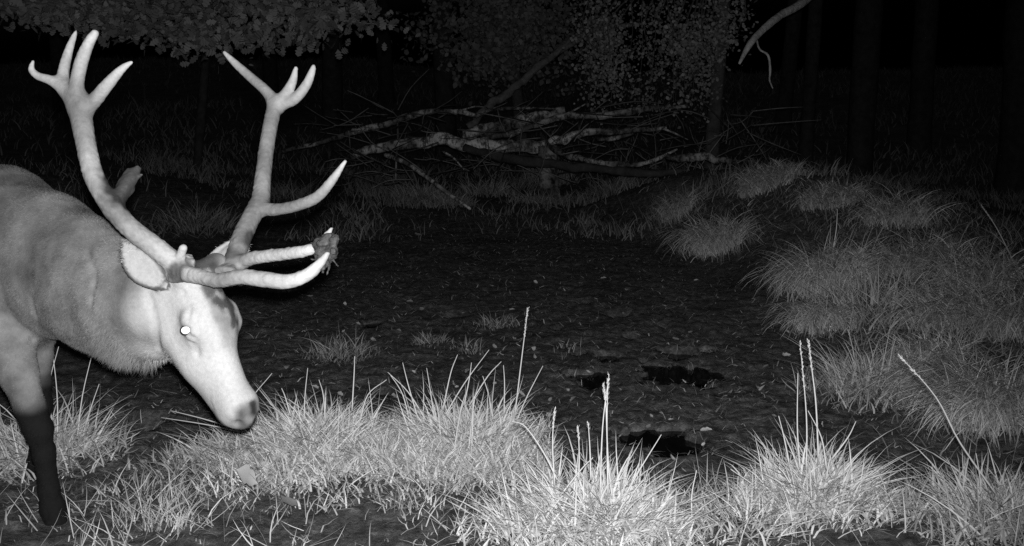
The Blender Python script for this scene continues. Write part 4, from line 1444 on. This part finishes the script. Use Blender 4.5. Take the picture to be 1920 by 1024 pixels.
# middle bush foliage
r = np.random.default_rng(410)
b0 = P(985, 300, 16.5)
z0 = float(terrain(b0[0], b0[1]))
pts = [np.array([b0[0] - .1 * t, b0[1], z0 - .1 + t]) for t in (0, .5, 1.6, 2.6, 3.8)]
cen = [P(960 + r.normal() * 62, 60 + r.normal() * 48, 16.2 + r.normal() * .5) for _ in range(230)]
lb = [([pts[2], (pts[2] + cen[j]) / 2, cen[j]], [.03, .02, .006]) for j in range(0, 60, 10)]
tree('leafy_tree', 'dim broad-leaved tree behind the leaning dark trunk', (b0[0], b0[1], z0), pts, [.12, .1, .09, .06, .02], .1, M['bark'], lb, cen, 30, .17, .085, .17, 411, .7)

# fine-leaved birch whose twigs hang above the fallen trunks
r = np.random.default_rng(420)
b0 = P(1330, 300, 13.6)
z0 = float(terrain(b0[0], b0[1]))
pts = [np.array([b0[0] + .05 * t, b0[1], z0 - .1 + t]) for t in (0, .6, 1.8, 3.2, 5.0)]
cen = []
lb = []
for j in range(30):
    px_ = r.uniform(1075, 1400)
    top_ = P(px_ + r.normal() * 10, r.uniform(-60, 60), 12.6 + r.normal() * .5)
    bot = P(px_ + r.normal() * 12, r.uniform(90, 215) if px_ < 1330 else r.uniform(60, 140), 12.4 + r.normal() * .4)
    st = pts[3] + (pts[4] - pts[3]) * r.random()
    lb.append(([st, (st + top_) / 2 + np.array([0, 0, .2]), top_, (top_ + bot) / 2 + r.normal(size=3) * .05, bot], [.022, .016, .010, .006, .003]))
    for t in np.linspace(.1, 1, 13):
        cen.append(top_ * (1 - t) + bot * t + r.normal(size=3) * .07)
tree('birch_tree', 'fine-leaved birch with hanging twigs above the fallen trunks', (b0[0], b0[1], z0), pts, [.12, .1, .09, .07, .03], .10, M['bark'], lb, cen, 13, .09, .050, .24, 421, 1.0)

# tree with the bare hanging limb
r = np.random.default_rng(430)
b0, pts, rads = trunk_from(1632, 300, 13.0, .17, -.01, 9)
st = pts[2] + (pts[3] - pts[2]) * .75
limb = [st, P(1580, -75, 11.6), P(1510, 0, 10.6), P(1462, 30, 10.2), P(1428, 58, 10.0), P(1404, 86, 9.9), P(1386, 120, 9.85)]
limb2 = [P(1418, 70, 10.0), P(1424, 92, 9.9), P(1440, 104, 9.85), P(1444, 130, 9.85), P(1443, 150, 9.85), P(1449, 166, 9.8)]
topc = pts[-1]
cen = [topc + r.normal(size=3) * np.array([1.3, 1.3, 1.4]) for _ in range(36)]
e = tree('forest_tree', 'tree with a bare broken limb hanging down at the top right', b0, pts, rads, .03, M['bark'], [], cen, 26, .45, .14, .22, 431, group='trees in the dark wood behind the wallow')
tag(tube_obj('limb', np.array(limb), [.06, .055, .045, .04, .036, .032, .012], M['bark'], e, .55, 9, 6, .15, 3), 'bare pale limb bending down')
tube_obj('twig', np.array(limb2), [.010, .010, .012, .012, .010, .005], M['bark'], e, .5, 6, 5, .2, 4)
